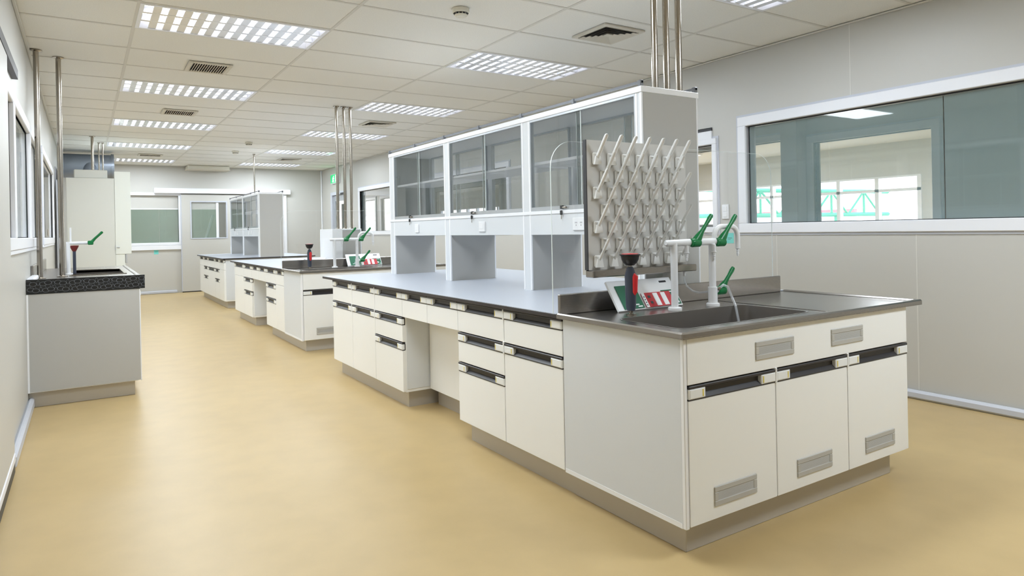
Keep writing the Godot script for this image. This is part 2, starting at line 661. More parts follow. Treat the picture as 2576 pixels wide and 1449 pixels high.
# cols: [z far, z near, kind]; kind "door": drawer over door, "drawers": drawer, drawer, lower front, "plain": drawer over blank door
func base_cabinet(xf: float, xb: float, z0: float, z1: float, px: float, pz0: float, pz1: float, pxb: float, cols: Array, label: String) -> Node3D:
	var o := thing("base_cabinet", Vector3((xf + xb) / 2, 0, (z0 + z1) / 2), label, "cabinet", "white laboratory base cabinets")
	var F := frame_x(xf + 0.02)
	bx(o, "body", M.cabinet, xf + 0.02, xb, YB, R1, z0 + 0.005, z1 - 0.005)
	bx(o, "plinth", M.plinth, px, pxb, 0.0, YB - 0.0005, pz0 + 0.001, pz1 - 0.001)
	for e in [z0, z1]:
		var s := -1.0 if e == z0 else 1.0
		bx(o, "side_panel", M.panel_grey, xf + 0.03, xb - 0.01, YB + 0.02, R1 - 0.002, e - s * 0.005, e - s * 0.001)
	for c in cols:
		front(o, "drawer", F, c[0], c[1], R2 + 0.004, R1)
		if c[0] > z0 + 0.01:
			put(lb(o, F).box(c[0] - 0.005, c[0] + 0.005, R1 - 0.054, R1 - 0.001, 0.006, 0.027, 0.002), "clip", M.label_white, o)
			if c[2] != "plain":
				put(lb(o, F).box(c[0] - 0.005, c[0] + 0.005, R2 - 0.052, R2 + 0.008, 0.006, 0.027, 0.002), "clip", M.label_white, o)
		if c[2] == "door":
			front(o, "door", F, c[0], c[1], YB + 0.005, R2)
		elif c[2] == "plain":
			front(o, "door", F, c[0], c[1], YB + 0.005, R2, false)
		elif c[2] == "drawers":
			front(o, "drawer", F, c[0], c[1], R3 + 0.004, R2)
			front(o, "door", F, c[0], c[1], YB + 0.005, R3)
	return o


func knee_unit(xf: float, xb: float, z0: float, z1: float, deep: float, cuts: Array, label: String, grip: bool) -> void:
	var o := thing("knee_space_unit", Vector3((xf + xb) / 2, 0, (z0 + z1) / 2), label, "cabinet", "knee space units with apron drawers")
	bx(o, "body", M.cabinet, xf + deep + 0.02, xb, YB, R1, z0 + 0.004, z1 - 0.004)
	bx(o, "apron", M.cabinet, xf + 0.02, xf + deep + 0.02, R2 + 0.005, R1, z0 + 0.004, z1 - 0.004)
	bx(o, "plinth", M.plinth, xf + deep + 0.06, xb - 0.06, 0.0, YB, z0 + 0.004, z1 - 0.004)
	var F := frame_x(xf + 0.02)
	for i in cuts.size() - 1:
		front(o, "drawer", F, cuts[i], cuts[i + 1], R2 + 0.004, R1)
	front(o, "door", frame_x(xf + deep + 0.02), z0 + 0.006, z1 - 0.006, YB + 0.005, R2 - 0.002, grip)


func sink_cabinet(xf: float, xb: float, z0: float, z1: float, px: float, pxb: float, pz1: float, label: String) -> void:
	var o := thing("sink_cabinet", Vector3((xf + xb) / 2, 0, (z0 + z1) / 2), label, "cabinet", "sink cabinets at the island ends")
	bx(o, "body", M.cabinet, xf + 0.0065, xb - 0.004, YB + 0.0005, 0.50, z0 + 0.001, z1 - 0.0205)
	for e in [[xf + 0.006, xf + 0.02], [xb - 0.018, xb - 0.004]]:
		bx(o, "side_wall", M.cabinet, e[0], e[1], 0.50, R1, z0 + 0.001, z1 - 0.02)
	bx(o, "front_wall", M.cabinet, xf + 0.006, xb - 0.004, 0.50, R1, z1 - 0.03, z1 - 0.02)
	bx(o, "back_wall", M.cabinet, xf + 0.02, xb - 0.018, 0.50, R1, z0 + 0.001, z0 + 0.012)
	bx(o, "plinth", M.plinth, px, pxb, 0.0, YB, z0 + 0.001, pz1, 0.002)
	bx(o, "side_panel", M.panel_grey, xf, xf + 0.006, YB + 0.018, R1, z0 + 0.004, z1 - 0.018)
	bx(o, "edge_strip", M.edge_white, xf - 0.001, xf + 0.006, YB, YB + 0.018, z0 + 0.004, z1 - 0.0185)
	bx(o, "edge_strip", M.edge_white, xf - 0.001, xf + 0.0165, YB + 0.0002, R1, z1 - 0.018, z1 - 0.001, 0.002)
	var F := frame_z(z1 - 0.02)
	var p := put(lb(o, F).box(xf + 0.018, xb, R2 + 0.006, R1, 0.0, 0.02, 0.0015), "fixed_panel", M.cabinet, o)
	var w := (xb - xf - 0.015) / 3.0
	vent_grille(p, F, xf + 0.385, xf + 0.62, 0.658, 0.728)
	vent_grille(p, F, xf + 0.875, xf + 1.108, 0.658, 0.728)
	for k in 3:
		var u := xf + 0.017 + w * k
		front(o, "door", F, u, u + w, YB + 0.005, R2 + 0.003, true, [u + 0.125, u + 0.36, 0.161, 0.232])
		if k:
			put(lb(o, F).box(u - 0.005, u + 0.005, R2 - 0.05, R2 + 0.008, 0.006, 0.026, 0.002), "clip", M.label_white, o)


func worktop(x0: float, x1: float, z0: float, z1: float, label: String) -> void:
	var o := thing("worktop", Vector3((x0 + x1) / 2, R1, (z0 + z1) / 2), label, "worktop", "grey laboratory worktops")
	bx(o, "core", M.dark_edge, x0, x1, R1 + 0.001, 0.798, z0, z1, 0.002)
	bx(o, "top_surface", M.worktop, x0 + 0.002, x1 - 0.002, 0.798, 0.8, z0 + 0.002, z1 - 0.002)


func sink_top(x0: float, x1: float, z0: float, z1: float, bowl: Array, label: String, splash_x1: float) -> void:
	var o := thing("steel_sink", Vector3((x0 + x1) / 2, R1, (z0 + z1) / 2), label, "sink", "stainless steel sink tops")
	var bx0: float = bowl[0]
	var bx1: float = bowl[1]
	var bz0: float = bowl[2]
	var bz1: float = bowl[3]
	var y0 := R1 + 0.001
	var y1 := 0.796
	var b := mb(o)
	b.box(x0, bx0, y0, y1, z0, z1)
	b.box(bx1, x1, y0, y1, z0, z1)
	b.box(bx0, bx1, y0, y1, z0, bz0)
	b.box(bx0, bx1, y0, y1, bz1, z1)
	# rounded corners of the cut-out
	var r := 0.05
	for c in [[bx0, bz0, 1, 1], [bx1, bz0, -1, 1], [bx1, bz1, -1, -1], [bx0, bz1, 1, -1]]:
		var mid := Vector3(c[0] + c[2] * r, y1, c[1] + c[3] * r)
		for k in 6:
			var a := PI / 2 * k / 6.0
			var a2 := PI / 2 * (k + 1) / 6.0
			b.tri(Vector3(c[0], y1, c[1]), mid - Vector3(c[2] * cos(a), 0, c[3] * sin(a)) * r, mid - Vector3(c[2] * cos(a2), 0, c[3] * sin(a2)) * r, Vector3.UP, Vector3.UP, Vector3.UP)
	# raised rim
	b.box(x0 - 0.002, x1 + 0.002, y0 - 0.001, 0.804, z1 - 0.03, z1 + 0.002, 0.006)
	b.box(x0 - 0.0015, x0 + 0.025, y0 - 0.0006, 0.803, z0 + 0.001, z1 - 0.02, 0.005)
	b.box(x1 - 0.03, x1 + 0.0015, y0 - 0.0006, 0.8038, z0 + 0.001, z1 - 0.02, 0.006)
	put(b, "deck", M.steel, o)
	var w := mb(o)
	var loop := []
	var nl := []
	for c in [[bx1, bz1, 0.0], [bx0, bz1, PI / 2], [bx0, bz0, PI], [bx1, bz0, 3 * PI / 2]]:
		for k in 7:
			var a: float = c[2] + PI / 2 * k / 6.0
			var mx: float = c[0] + (-r if c[0] == bx1 else r)
			var mz: float = c[1] + (-r if c[1] == bz1 else r)
			loop.append(Vector3(mx + cos(a) * (r - 0.002), 0, mz + sin(a) * (r - 0.002)))
			nl.append(Vector3(-cos(a), 0, -sin(a)))
	var dp := 0.53
	for i in loop.size():
		var j := (i + 1) % loop.size()
		var pa: Vector3 = loop[i]
		var pb: Vector3 = loop[j]
		var fa: Vector3 = pa - nl[i] * 0.008
		var fb: Vector3 = pb - nl[j] * 0.008
		w.tri(pa + Vector3.UP * (y1 + 0.0008), pb + Vector3.UP * (y1 + 0.0008), fb + Vector3.UP * (y1 + 0.0008), Vector3.UP, Vector3.UP, Vector3.UP)
		w.tri(pa + Vector3.UP * (y1 + 0.0008), fb + Vector3.UP * (y1 + 0.0008), fa + Vector3.UP * (y1 + 0.0008), Vector3.UP, Vector3.UP, Vector3.UP)
		w.tri(pa + Vector3.UP * (y1 + 0.0008), pb + Vector3.UP * (y1 + 0.0008), pb + Vector3.UP * dp, nl[i], nl[j], nl[j])
		w.tri(pa + Vector3.UP * (y1 + 0.0008), pb + Vector3.UP * dp, pa + Vector3.UP * dp, nl[i], nl[j], nl[i])
		w.tri(pa + Vector3.UP * dp, pb + Vector3.UP * dp, Vector3((bx0 + bx1) / 2, dp - 0.008, (bz0 + bz1) / 2), Vector3.UP, Vector3.UP, Vector3.UP)
	put(w, "bowl", M.steel_bowl, o)
	put(mb(o).lathe(Vector3((bx0 + bx1) / 2, dp - 0.008, (bz0 + bz1) / 2), [[0.045, 0.002], [0.04, 0.005], [0.012, 0.0], [0.0, 0.0]]), "drain", M.chrome, o)
	bx(o, "backsplash", M.steel, x0 + 0.005, splash_x1, 0.796, 0.885, z0 + 0.004, z0 + 0.022, 0.003)
	bx(o, "drain_lip", M.steel, bx1 + 0.045, bx1 + 0.06, 0.795, 0.7995, z0 + 0.05, z1 - 0.05, 0.002)


func screen(x0: float, x1: float, y0: float, y1: float, z: float, r: float, label: String) -> void:
	var o := thing("splash_screen", Vector3((x0 + x1) / 2, y0, z), label, "screen", "clear splash screens behind the sinks")
	var pts := [Vector2(x0, y0), Vector2(x0, y1 - r)]
	for k in range(1, 9):
		var a := PI / 2 * k / 8.0
		pts.append(Vector2(x0 + r - cos(a) * r, y1 - r + sin(a) * r))
	for k in 9:
		var a := PI / 2 * k / 8.0
		pts.append(Vector2(x1 - r + sin(a) * r, y1 - r + cos(a) * r))
	pts.append(Vector2(x1, y0))
	var b := mb(o)
	var c := Vector3((x0 + x1) / 2, (y0 + y1) / 2, z)
	var back := Vector3(0, 0, 1)
	for i in pts.size():
		var p: Vector2 = pts[i]
		var q: Vector2 = pts[(i + 1) % pts.size()]
		b.tri(c, Vector3(p.x, p.y, z), Vector3(q.x, q.y, z), back, back, back)
	put(b, "sheet", M.acrylic, o)
	var e := mb(o)
	for i in pts.size() - 1:
		var p: Vector2 = pts[i]
		var q: Vector2 = pts[i + 1]
		var d := (q - p).normalized()
		var nn := Vector3(-d.y, d.x, 0)
		var t := 0.0022
		e.quad(Vector3(p.x, p.y, z - t), Vector3(q.x, q.y, z - t), Vector3(q.x, q.y, z + t), Vector3(p.x, p.y, z + t), nn)
		e.quad(Vector3(p.x, p.y, z + t), Vector3(q.x, q.y, z + t), Vector3(q.x, q.y, z + t) - nn * 0.0015, Vector3(p.x, p.y, z + t) - nn * 0.0015, Vector3(0, 0, 1))
	put(e, "polished_edge", M.acrylic_edge, o)


func cupboard(x0: float, x1: float, posts: Array, label: String, outlets: bool) -> void:
	# posts: [z far side, z near side] of each column, from the near one to the far one
	var zn: float = posts[0][1]
	var zf: float = posts[posts.size() - 1][0]
	var o := thing("glazed_cupboard", Vector3((x0 + x1) / 2, 0.8, (zn + zf) / 2), label, "cupboard", "glazed cupboards on the islands")
	var yt := 1.86
	bx(o, "top_panel", M.edge_white, x0 - 0.004, x1 + 0.004, yt - 0.03, yt, zf - 0.004, zn + 0.004, 0.002)
	bx(o, "bottom_panel", M.edge_white, x0 - 0.004, x1 + 0.004, 1.258, 1.278, zf, zn - 0.008, 0.002)
	# closed ends
	for e in [[zn - 0.018, zn], [zf, zf + 0.018]]:
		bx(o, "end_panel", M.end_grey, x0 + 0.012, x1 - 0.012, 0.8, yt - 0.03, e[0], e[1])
	for i in posts.size():
		var a: float = posts[i][0]
		var b2: float = posts[i][1]
		if i > 0:
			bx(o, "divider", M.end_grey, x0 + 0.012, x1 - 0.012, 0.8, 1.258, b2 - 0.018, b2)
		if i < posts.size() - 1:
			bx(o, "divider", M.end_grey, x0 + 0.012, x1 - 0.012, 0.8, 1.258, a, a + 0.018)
		for sx in [0, 1]:
			var xa := x0 if sx == 0 else x1 - 0.012
			for e in [[a, a + 0.016], [b2 - 0.016, b2]]:
				bx(o, "edge_strip", M.edge_white, xa, xa + 0.012, 0.8, yt - 0.03, e[0], e[1], 0.002)
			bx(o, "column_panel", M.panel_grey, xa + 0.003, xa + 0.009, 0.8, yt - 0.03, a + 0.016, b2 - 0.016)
	for i in posts.size() - 1:
		var z1: float = posts[i][0]
		var z0: float = posts[i + 1][1]
		var mid := (z0 + z1) / 2
		for sx in [0, 1]:
			var d := 1.0 if sx == 0 else -1.0
			var xa := x0 if sx == 0 else x1
			bx(o, "service_band", M.panel_grey, xa + d * 0.002, xa + d * 0.014, 1.138, 1.258, z0, z1)
			bx(o, "track", M.alu, xa + d * 0.001, xa + d * 0.03, 1.278, 1.303, z0, z1, 0.002)
			bx(o, "track", M.alu, xa + d * 0.001, xa + d * 0.03, yt - 0.042, yt - 0.03, z0, z1)
			for e in [z0, z1 - 0.008]:
				bx(o, "jamb", M.alu, xa + d * 0.002, xa + d * 0.028, 1.303, yt - 0.042, e, e + 0.008)
			# two sliding panes
			for k in 2:
				var g := xa + d * (0.010 if k == 0 else 0.020)
				var pa := z0 + 0.004 if k == 0 else mid - 0.025
				var pb := mid + 0.025 if k == 0 else z1 - 0.004
				var q := mb(o)
				q.quad(Vector3(g, 1.298, pa), Vector3(g, 1.298, pb), Vector3(g, yt - 0.036, pb), Vector3(g, yt - 0.036, pa), Vector3(-d, 0, 0))
				var pane := put(q, "glass_door", M.glass_cupboard, o)
				var ez := pb if k == 0 else pa
				put(mb(pane).box(g - 0.002, g + 0.002, 1.3, yt - 0.038, ez - 0.002, ez + 0.002), "pane_edge", M.acrylic_edge, pane)
		bx(o, "shelf", M.edge_white, x0 + 0.034, x1 - 0.034, 1.56, 1.576, z0 + 0.001, z1 - 0.001)
		# lock with a hanging key
		var lz := mid - 0.13
		var lk := put(mb(o).box(x0 - 0.012, x0 + 0.002, 1.284, 1.304, lz - 0.022, lz, 0.002), "lock", M.black, o)
		put(mb(lk).cyl(Vector3(x0 - 0.006, 1.292, lz), Vector3(x0 - 0.006, 1.292, lz + 0.03), 0.006, 10), "barrel", M.chrome, lk)
		var kb := mb(lk)
		kb.box(x0 - 0.014, x0 - 0.006, 1.25, 1.276, lz - 0.022, lz - 0.002, 0.003)
		put(kb, "key_head", M.black, lk)
		put(mb(lk).box(x0 - 0.011, x0 - 0.009, 1.226, 1.25, lz - 0.014, lz - 0.009), "key_blade", M.chrome, lk)
		if outlets:
			var oz := mid - (0.01 if i else -0.012)
			var w2 := 0.035 if i == posts.size() - 2 else (0.04 if i else 0.055)
			var sk := put(mb(o).box(x0 - 0.008, x0 + 0.003, 1.162, 1.231, oz - w2, oz + w2, 0.002), "socket_plate", M.white_plastic, o)
			if i == 0:
				var hb := mb(sk)
				for c in [-0.022, 0.022]:
					for h in [[-0.006, 0.006], [0.006, 0.006], [0.0, -0.008]]:
						hb.box(x0 - 0.0086, x0 - 0.007, 1.198 + h[1] - 0.004, 1.198 + h[1] + 0.004, oz + c + h[0] - 0.0014, oz + c + h[0] + 0.0014)
				put(hb, "pin_holes", M.black, sk)
			else:
				put(mb(sk).box(x0 - 0.010, x0 - 0.007, 1.18, 1.213, oz - w2 * 0.55, oz + w2 * 0.55, 0.001), "socket_face", M.white_plastic, sk)
		else:
			for s in [-0.09, 0.09]:
				bx(o, "socket_plate", M.white_plastic, x0 - 0.008, x0 + 0.003, 1.165, 1.23, mid + s - 0.04, mid + s + 0.04, 0.002)
	# gallery rail round the top
	var ends := (posts.size() - 1) * 2
	for xa in [x0 + 0.008, x1 - 0.008]:
		put(mb(o).box(xa - 0.006, xa + 0.006, yt + 0.014, yt + 0.026, zf, zn), "rail", M.rail, o)
		for k in ends + 1:
			var z := lerpf(zn - 0.012, zf + 0.012, float(k) / ends)
			bx(o, "rail_bracket", M.rail, xa - 0.011, xa + 0.011, yt, yt + 0.03, z - 0.012, z + 0.012, 0.003)


func peg_rack(x0: float, z: float, label: String) -> void:
	var o := thing("drying_rack", Vector3(x0 + 0.315, 0.95, z), label, "drying rack")
	bx(o, "board", M.board, x0 + 0.006, x0 + 0.63, 0.985, 1.567, z - 0.02, z)
	bx(o, "board_edge", M.board_edge, x0, x0 + 0.006, 0.985, 1.567, z - 0.02, z)
	bx(o, "drip_tray", M.steel, x0 + 0.002, x0 + 0.66, 0.952, 0.985, z - 0.02, z + 0.035, 0.004)
	var base := Vector3(x0 + 0.057, 1.487, z)
	var meshes := []
	for row in 7:
		var pr := lerpf(0.0092, 0.0062, row / 6.0)
		var pm := MB.new()
		pm.box(-0.023, 0.023, -0.030, 0.024, -0.001, 0.011, 0.008)
		pm.prism([Vector2(-0.021, -0.030), Vector2(0.021, -0.030), Vector2(0.013, 0.008), Vector2(-0.013, 0.008)], 0.008, 0.020)
		pm.tube([Vector3(0, 0.0, 0.012), Vector3(0, 0.090, 0.0765), Vector3(0, 0.0955, 0.0805), Vector3(0, 0.0985, 0.0828)], [pr, pr, pr * 0.8, pr * 0.2], 12)
		meshes.append(pm.mesh())
	for row in 7:
		for col in (7 if row % 2 == 0 else 6):
			var p := MeshInstance3D.new()
			p.mesh = meshes[row]
			p.material_override = M.peg
			p.name = "peg"
			p.position = base + Vector3(col * 0.0868 + (0.0434 if row % 2 else 0.0), -row * 0.0768, 0) - o.position
			o.add_child(p, true)


func lever(parent: Node3D, at: Vector3, reach := 1.0) -> void:
	var b := mb(parent)
	b.tube([at - Vector3(0.024, 0, 0), at - Vector3(0.021, 0, 0), at + Vector3(0.021, 0, 0), at + Vector3(0.025, 0, 0)], [0.016, 0.0205, 0.0205, 0.016], 18)
	var d := Vector3(0.115, 0.13, 0.0) * reach
	b.tube([at + Vector3(-0.002, 0.0, 0), at + d * 0.18, at + d * 0.4, at + d * 0.62, at + d * 0.85, at + d * 0.97, at + d], [0.023, 0.0205, 0.0115, 0.0100, 0.0125, 0.0105, 0.003], 14, true, Vector3(0, 0, 1), 0.75)
	put(b, "lever", M.green, parent)


func nozzle(parent: Node3D, at: Vector3) -> void:
	var b := mb(parent)
	b.lathe(at, [[0.0, 0.0], [0.0095, 0.0], [0.0095, -0.030], [0.0115, -0.031], [0.0115, -0.036], [0.0065, -0.038], [0.0075, -0.046], [0.0055, -0.048], [0.0065, -0.056], [0.0045, -0.058], [0.005, -0.066], [0.0035, -0.072], [0.0, -0.072]], 12)
	put(b, "nozzle", M.white_plastic, parent)


func twin_faucet(x: float, z: float, label: String) -> void:
	var o := thing("bridge_faucet", Vector3(x + 0.125, 0.797, z), label, "faucet", "white laboratory faucets with green levers")
	for k in 2:
		var px := x + 0.252 * k
		put(mb(o).lathe(Vector3(px, 0.796, z), [[0.0, 0.0], [0.031, 0.0], [0.031, 0.010], [0.027, 0.013], [0.0, 0.013]]), "base_flange", M.white_plastic, o)
		put(mb(o).cyl(Vector3(px, 0.806, z), Vector3(px, 1.098, z), 0.016, 18), "post", M.white_plastic, o)
	put(mb(o).cyl(Vector3(x + 0.252, 0.806, z), Vector3(x + 0.252, 0.884, z), 0.0215, 18), "sleeve", M.white_plastic, o)
	put(mb(o).tube([Vector3(x - 0.05, 1.098, z), Vector3(x - 0.046, 1.098, z), Vector3(x + 0.10, 1.098, z), Vector3(x + 0.102, 1.098, z), Vector3(x + 0.17, 1.098, z), Vector3(x + 0.172, 1.098, z), Vector3(x + 0.31, 1.098, z)], [0.009, 0.014, 0.0165, 0.0125, 0.0125, 0.0165, 0.0165], 16), "bridge", M.white_plastic, o)
	lever(o, Vector3(x + 0.125, 1.096, z + 0.014))
	lever(o, Vector3(x + 0.295, 1.094, z + 0.014))
	nozzle(o, Vector3(x + 0.083, 1.085, z))
	nozzle(o, Vector3(x + 0.245, 1.085, z + 0.018))
	# swan neck
	var pts := [Vector3(x + 0.275, 1.10, z - 0.004)]
	for k in 9:
		var a := PI - PI * 0.5 * k / 8.0
		pts.append(Vector3(x + 0.325 + cos(a) * 0.05, 1.118 + sin(a) * 0.05, z - 0.004))
	for k in 9:
		var a := PI * 0.5 - PI * 0.5 * k / 8.0
		pts.append(Vector3(x + 0.39 + cos(a) * 0.05, 1.118 + sin(a) * 0.05, z - 0.004))
	pts.append(Vector3(x + 0.44, 1.07, z - 0.004))
	put(mb(o).tube(pts, [0.0125], 14), "swan_neck", M.white_plastic, o)
	put(mb(o).lathe(Vector3(x + 0.44, 1.072, z - 0.004), [[0.0, 0.0], [0.0125, 0.0], [0.0125, -0.012], [0.007, -0.014], [0.0075, -0.024], [0.0055, -0.026], [0.006, -0.036], [0.0035, -0.05], [0.0, -0.05]], 12), "nozzle", M.white_plastic, o)
	# low outlet with its own lever
	put(mb(o).cyl(Vector3(x + 0.26, 0.866, z), Vector3(x + 0.30, 0.866, z), 0.0115, 12), "side_outlet", M.white_plastic, o)
	lever(o, Vector3(x + 0.308, 0.864, z), 0.82)


func eyewash(x: float, z: float, label: String) -> void:
	var o := thing("eyewash", Vector3(x, 0.797, z), label, "eyewash", "hand held eyewash units")
	put(mb(o).lathe(Vector3(x, 0.796, z), [[0.0, 0.0], [0.022, 0.0], [0.022, 0.005], [0.009, 0.008], [0.009, 0.03], [0.0, 0.03]], 16), "base_flange", M.chrome, o)
	put(mb(o).tube([Vector3(x, 0.815, z), Vector3(x, 0.83, z), Vector3(x, 0.9, z), Vector3(x, 0.965, z), Vector3(x, 0.995, z), Vector3(x, 1.004, z)], [0.017, 0.0215, 0.0235, 0.025, 0.016, 0.010], 16), "grip_body", M.slate, o)
	put(mb(o).tube([Vector3(x + 0.003, 0.882, z + 0.017), Vector3(x + 0.004, 0.895, z + 0.020), Vector3(x + 0.005, 0.962, z + 0.021), Vector3(x + 0.003, 0.974, z + 0.016)], [0.005, 0.0125, 0.0145, 0.006], 12), "squeeze_lever", M.red, o)
	put(mb(o).cyl(Vector3(x, 1.002, z), Vector3(x, 1.012, z), 0.008, 12), "collar", M.chrome, o)
	put(mb(o).lathe(Vector3(x, 1.009, z), [[0.0, 0.0], [0.017, 0.0], [0.028, 0.010], [0.036, 0.024], [0.040, 0.042], [0.045, 0.044], [0.045, 0.048], [0.036, 0.049]], 24), "cup", M.black, o)
	put(mb(o).lathe(Vector3(x, 1.055, z), [[0.038, 0.0], [0.036, 0.004], [0.0, 0.006]], 24), "cap", M.red, o)


# ------------------------------------------------------------ the scene
func _ready() -> void:
	# camera: level, rolled a little, with a shifted lens (2576 x 1449)
	var f := 1686.65
	var cam := Camera3D.new()
	cam.name = "camera"
	cam.projection = Camera3D.PROJECTION_FRUSTUM
	cam.near = 0.05
	cam.far = 200.0
	cam.size = cam.near * 1449.0 / f
	cam.frustum_offset = Vector2(0, -cam.near * (724.5 - 576.466) / f)
	cam.position = Vector3(0, 1.1748, 0)
	cam.basis = Basis(Vector3.UP, -0.5678) * Basis(Vector3.BACK, CAM_ROLL)
	add_child(cam)
	cam.current = true

	# overcast sky
	var env := Environment.new()
	var sky := Sky.new()
	var sm := ProceduralSkyMaterial.new()
	sm.sky_top_color = Color(0.86, 0.92, 1.0)
	sm.sky_horizon_color = Color(1.0, 1.0, 1.0)
	sm.ground_bottom_color = Color(0.7, 0.7, 0.68)
	sm.ground_horizon_color = Color(0.9, 0.9, 0.9)
	sky.sky_material = sm
	env.background_mode = Environment.BG_SKY
	env.sky = sky
	env.background_energy_multiplier = 6.0
	env.tonemap_mode = Environment.TONE_MAPPER_LINEAR
	env.tonemap_exposure = 1.05
	env.sdfgi_enabled = true
	env.ssao_enabled = true
	env.ssil_enabled = true
	var we := WorldEnvironment.new()
	we.name = "environment"
	we.environment = env
	add_child(we)

	materials()
	room()
	neighbours()
	ceiling_things()
	island_one()
	island_two()
	island_three()
	left_side()
	wall_things()


const CAM_ROLL := -0.0196
# x, z and half sizes of the air vents in the ceiling
const VENTS := [[3.287, -3.78, 0.19, 0.19], [3.29, -8.42, 0.19, 0.19], [3.35, -13.2, 0.19, 0.19], [0.915, -6.2, 0.168, 0.18], [0.95, -8.6, 0.18, 0.17], [1.0, -13.35, 0.19, 0.15]]


func room() -> void:
	var fl := put(mb().box(XL - 0.1, XR + 0.1, -0.1, 0.0, ZB - 0.1, ZF + 0.1), "floor", M.floor)
	tag(fl, "seamless sand coloured vinyl floor of the laboratory", "", "", "structure")
	# suspended ceiling: slab, tiles one by one, grid bars
	var c := struct("ceiling", "suspended ceiling of cream tiles in a pale grid", Vector3(0, CEIL, 0))
	bx(c, "slab", M.tile, XL - 0.1, XR + 0.1, CEIL + 0.2, CEIL + 0.3, ZB - 0.1, ZF + 0.1)
	var gx := [XL, 0.308, 1.494, 2.68, 3.866, XR]
	var gz := [ZF]
	for k in range(-12, 19):
		gz.append(-4.66 - 0.59 * k)
	gz.append(ZB)
	for i in gx.size() - 1:
		for j in gz.size() - 1:
			var lit: bool = (i == 1 or i == 3) and j >= 1 and (j - 13) % 4 == 0
			if lit and j > 1:
				continue
			var cut := []
			for v in VENTS:
				if v[0] > gx[i] and v[0] < gx[i + 1] and v[1] < gz[j] and v[1] > gz[j + 1]:
					cut = [v[0] - v[2] + 0.015, v[0] + v[2] - 0.015, v[1] - v[3] + 0.015, v[1] + v[3] - 0.015]
			if cut:
				var t := mb(c)
				var y0 := CEIL + 0.003
				var y1 := CEIL + 0.018
				t.box(gx[i] + 0.003, cut[0], y0, y1, gz[j] - 0.003, gz[j + 1] + 0.003)
				t.box(cut[1], gx[i + 1] - 0.003, y0, y1, gz[j] - 0.003, gz[j + 1] + 0.003)
				t.box(cut[0], cut[1], y0, y1, gz[j] - 0.003, cut[3])
				t.box(cut[0], cut[1], y0, y1, cut[2], gz[j + 1] + 0.003)
				put(t, "ceiling_tile", M.tile, c)
				continue
			bx(c, "ceiling_tile", M.tile, gx[i] + 0.003, gx[i + 1] - 0.003, CEIL + 0.003, CEIL + 0.018, gz[j] - 0.003, gz[j + 1] + 0.003, 0.002)
	for i in range(1, 5):
		bx(c, "grid_bar", M.grid, gx[i] - 0.011, gx[i] + 0.011, CEIL, CEIL + 0.006, ZB, ZF)
	for j in range(1, gz.size() - 1):
		bx(c, "grid_bar", M.grid, XL, XR, CEIL - 0.0005, CEIL + 0.005, gz[j] - 0.011, gz[j] + 0.011)
	# walls
	var rh := [[-3.63, -0.9, 1.184, 1.99], [-4.9, -3.985, 1.16, 2.03], [-12.87, -7.36, 1.19, 1.985], [-14.63, -13.69, 0.0, 2.02]]
	wall("wall_right", "pale grey beige panelled wall with windows onto a corridor", true, XR, XR + 0.1, ZB - 0.1, ZF + 0.1, rh)
	var lh := [[-7.1, -3.7, 1.18, 1.95], [-10.53, -7.93, 1.18, 2.0], [-13.4, -11.6, 0.0, 2.2]]
	wall("wall_left", "pale grey beige wall with framed windows beside the aisle", true, XL - 0.1, XL, ZB - 0.1, ZF + 0.1, lh)
	wall("wall_back", "pale beige end wall with sliding door and window", false, ZB - 0.1, ZB, XL, XR, [[0.6, 1.645, 1.04, 2.0], [1.88, 2.56, 1.115, 1.87]])
	wall("wall_front", "plain beige wall behind the camera", false, ZF, ZF + 0.1, XL, XR, [])
	var jn := struct("trim_1", "thin pale joints between the panels of the right wall", Vector3(XR, 0, -3))
	for z in [-0.35, -1.53, -2.73, -5.3, -6.5, -9.0]:
		bx(jn, "joint", M.wall_joint, XR - 0.0015, XR, 2.08 if z > -3.8 else 0.06, CEIL, z - 0.004, z + 0.004)
	for z in [-1.2, -2.3, -3.36]:
		bx(jn, "joint", M.wall_joint, XR - 0.0015, XR, 0.06, 1.09, z - 0.004, z + 0.004)
	for s in [[XR - 0.02, XR, "trim_2", "pale angle strip between ceiling and right wall"], [XL, XL + 0.02, "trim_3", "pale angle strip between ceiling and left wall"]]:
		tag(put(mb().box(s[0], s[1], CEIL - 0.012, CEIL - 0.001, ZB, ZF, 0.003), s[2], M.wall_joint), s[3], "", "", "structure")
	tag(put(mb().box(XR - 0.04, XR, 0.0, 0.06, -13.6, ZF, 0.015), "baseboard_right", M.trim_grey), "pale blue grey cove strip along the right wall", "", "", "structure")
	tag(put(mb().box(XL, XL + 0.035, 0.0, 0.07, -11.5, -4.25, 0.012), "baseboard_left", M.trim_grey), "pale blue grey cove strip along the left wall", "", "", "structure")
	tag(put(mb().box(0.3, 1.6, 0.0, 0.06, ZB, ZB + 0.035, 0.012), "baseboard_back", M.trim_grey), "pale cove strip below the end wall window", "", "", "structure")
	tag(put(mb().box(XR - 0.03, XR, 0.0, CEIL, ZB, ZB + 0.03, 0.01), "trim_4", M.white_trim), "white corner strip where end wall meets right wall", "", "", "structure")
	window_x(1, "long white framed window in the right wall by the sink", XR, -1.0, 0.1, -3.63, -0.9, 1.184, 1.99, [], M.glass_tint, 0.078, [-2.133])
	var w2 := window_x(2, "narrow window of the right wall half hidden by the cupboard", XR, -1.0, 0.1, -4.9, -3.985, 1.16, 1.88, [], M.glass_room, 0.05)
	bx(w2, "shutter_box", M.white_trim, XR - 0.015, XR + 0.1, 1.90, 2.0, -4.9, -3.985, 0.004)
	bx(w2, "slot", M.black, XR - 0.012, XR + 0.1, 2.0, 2.02, -4.9, -3.985)
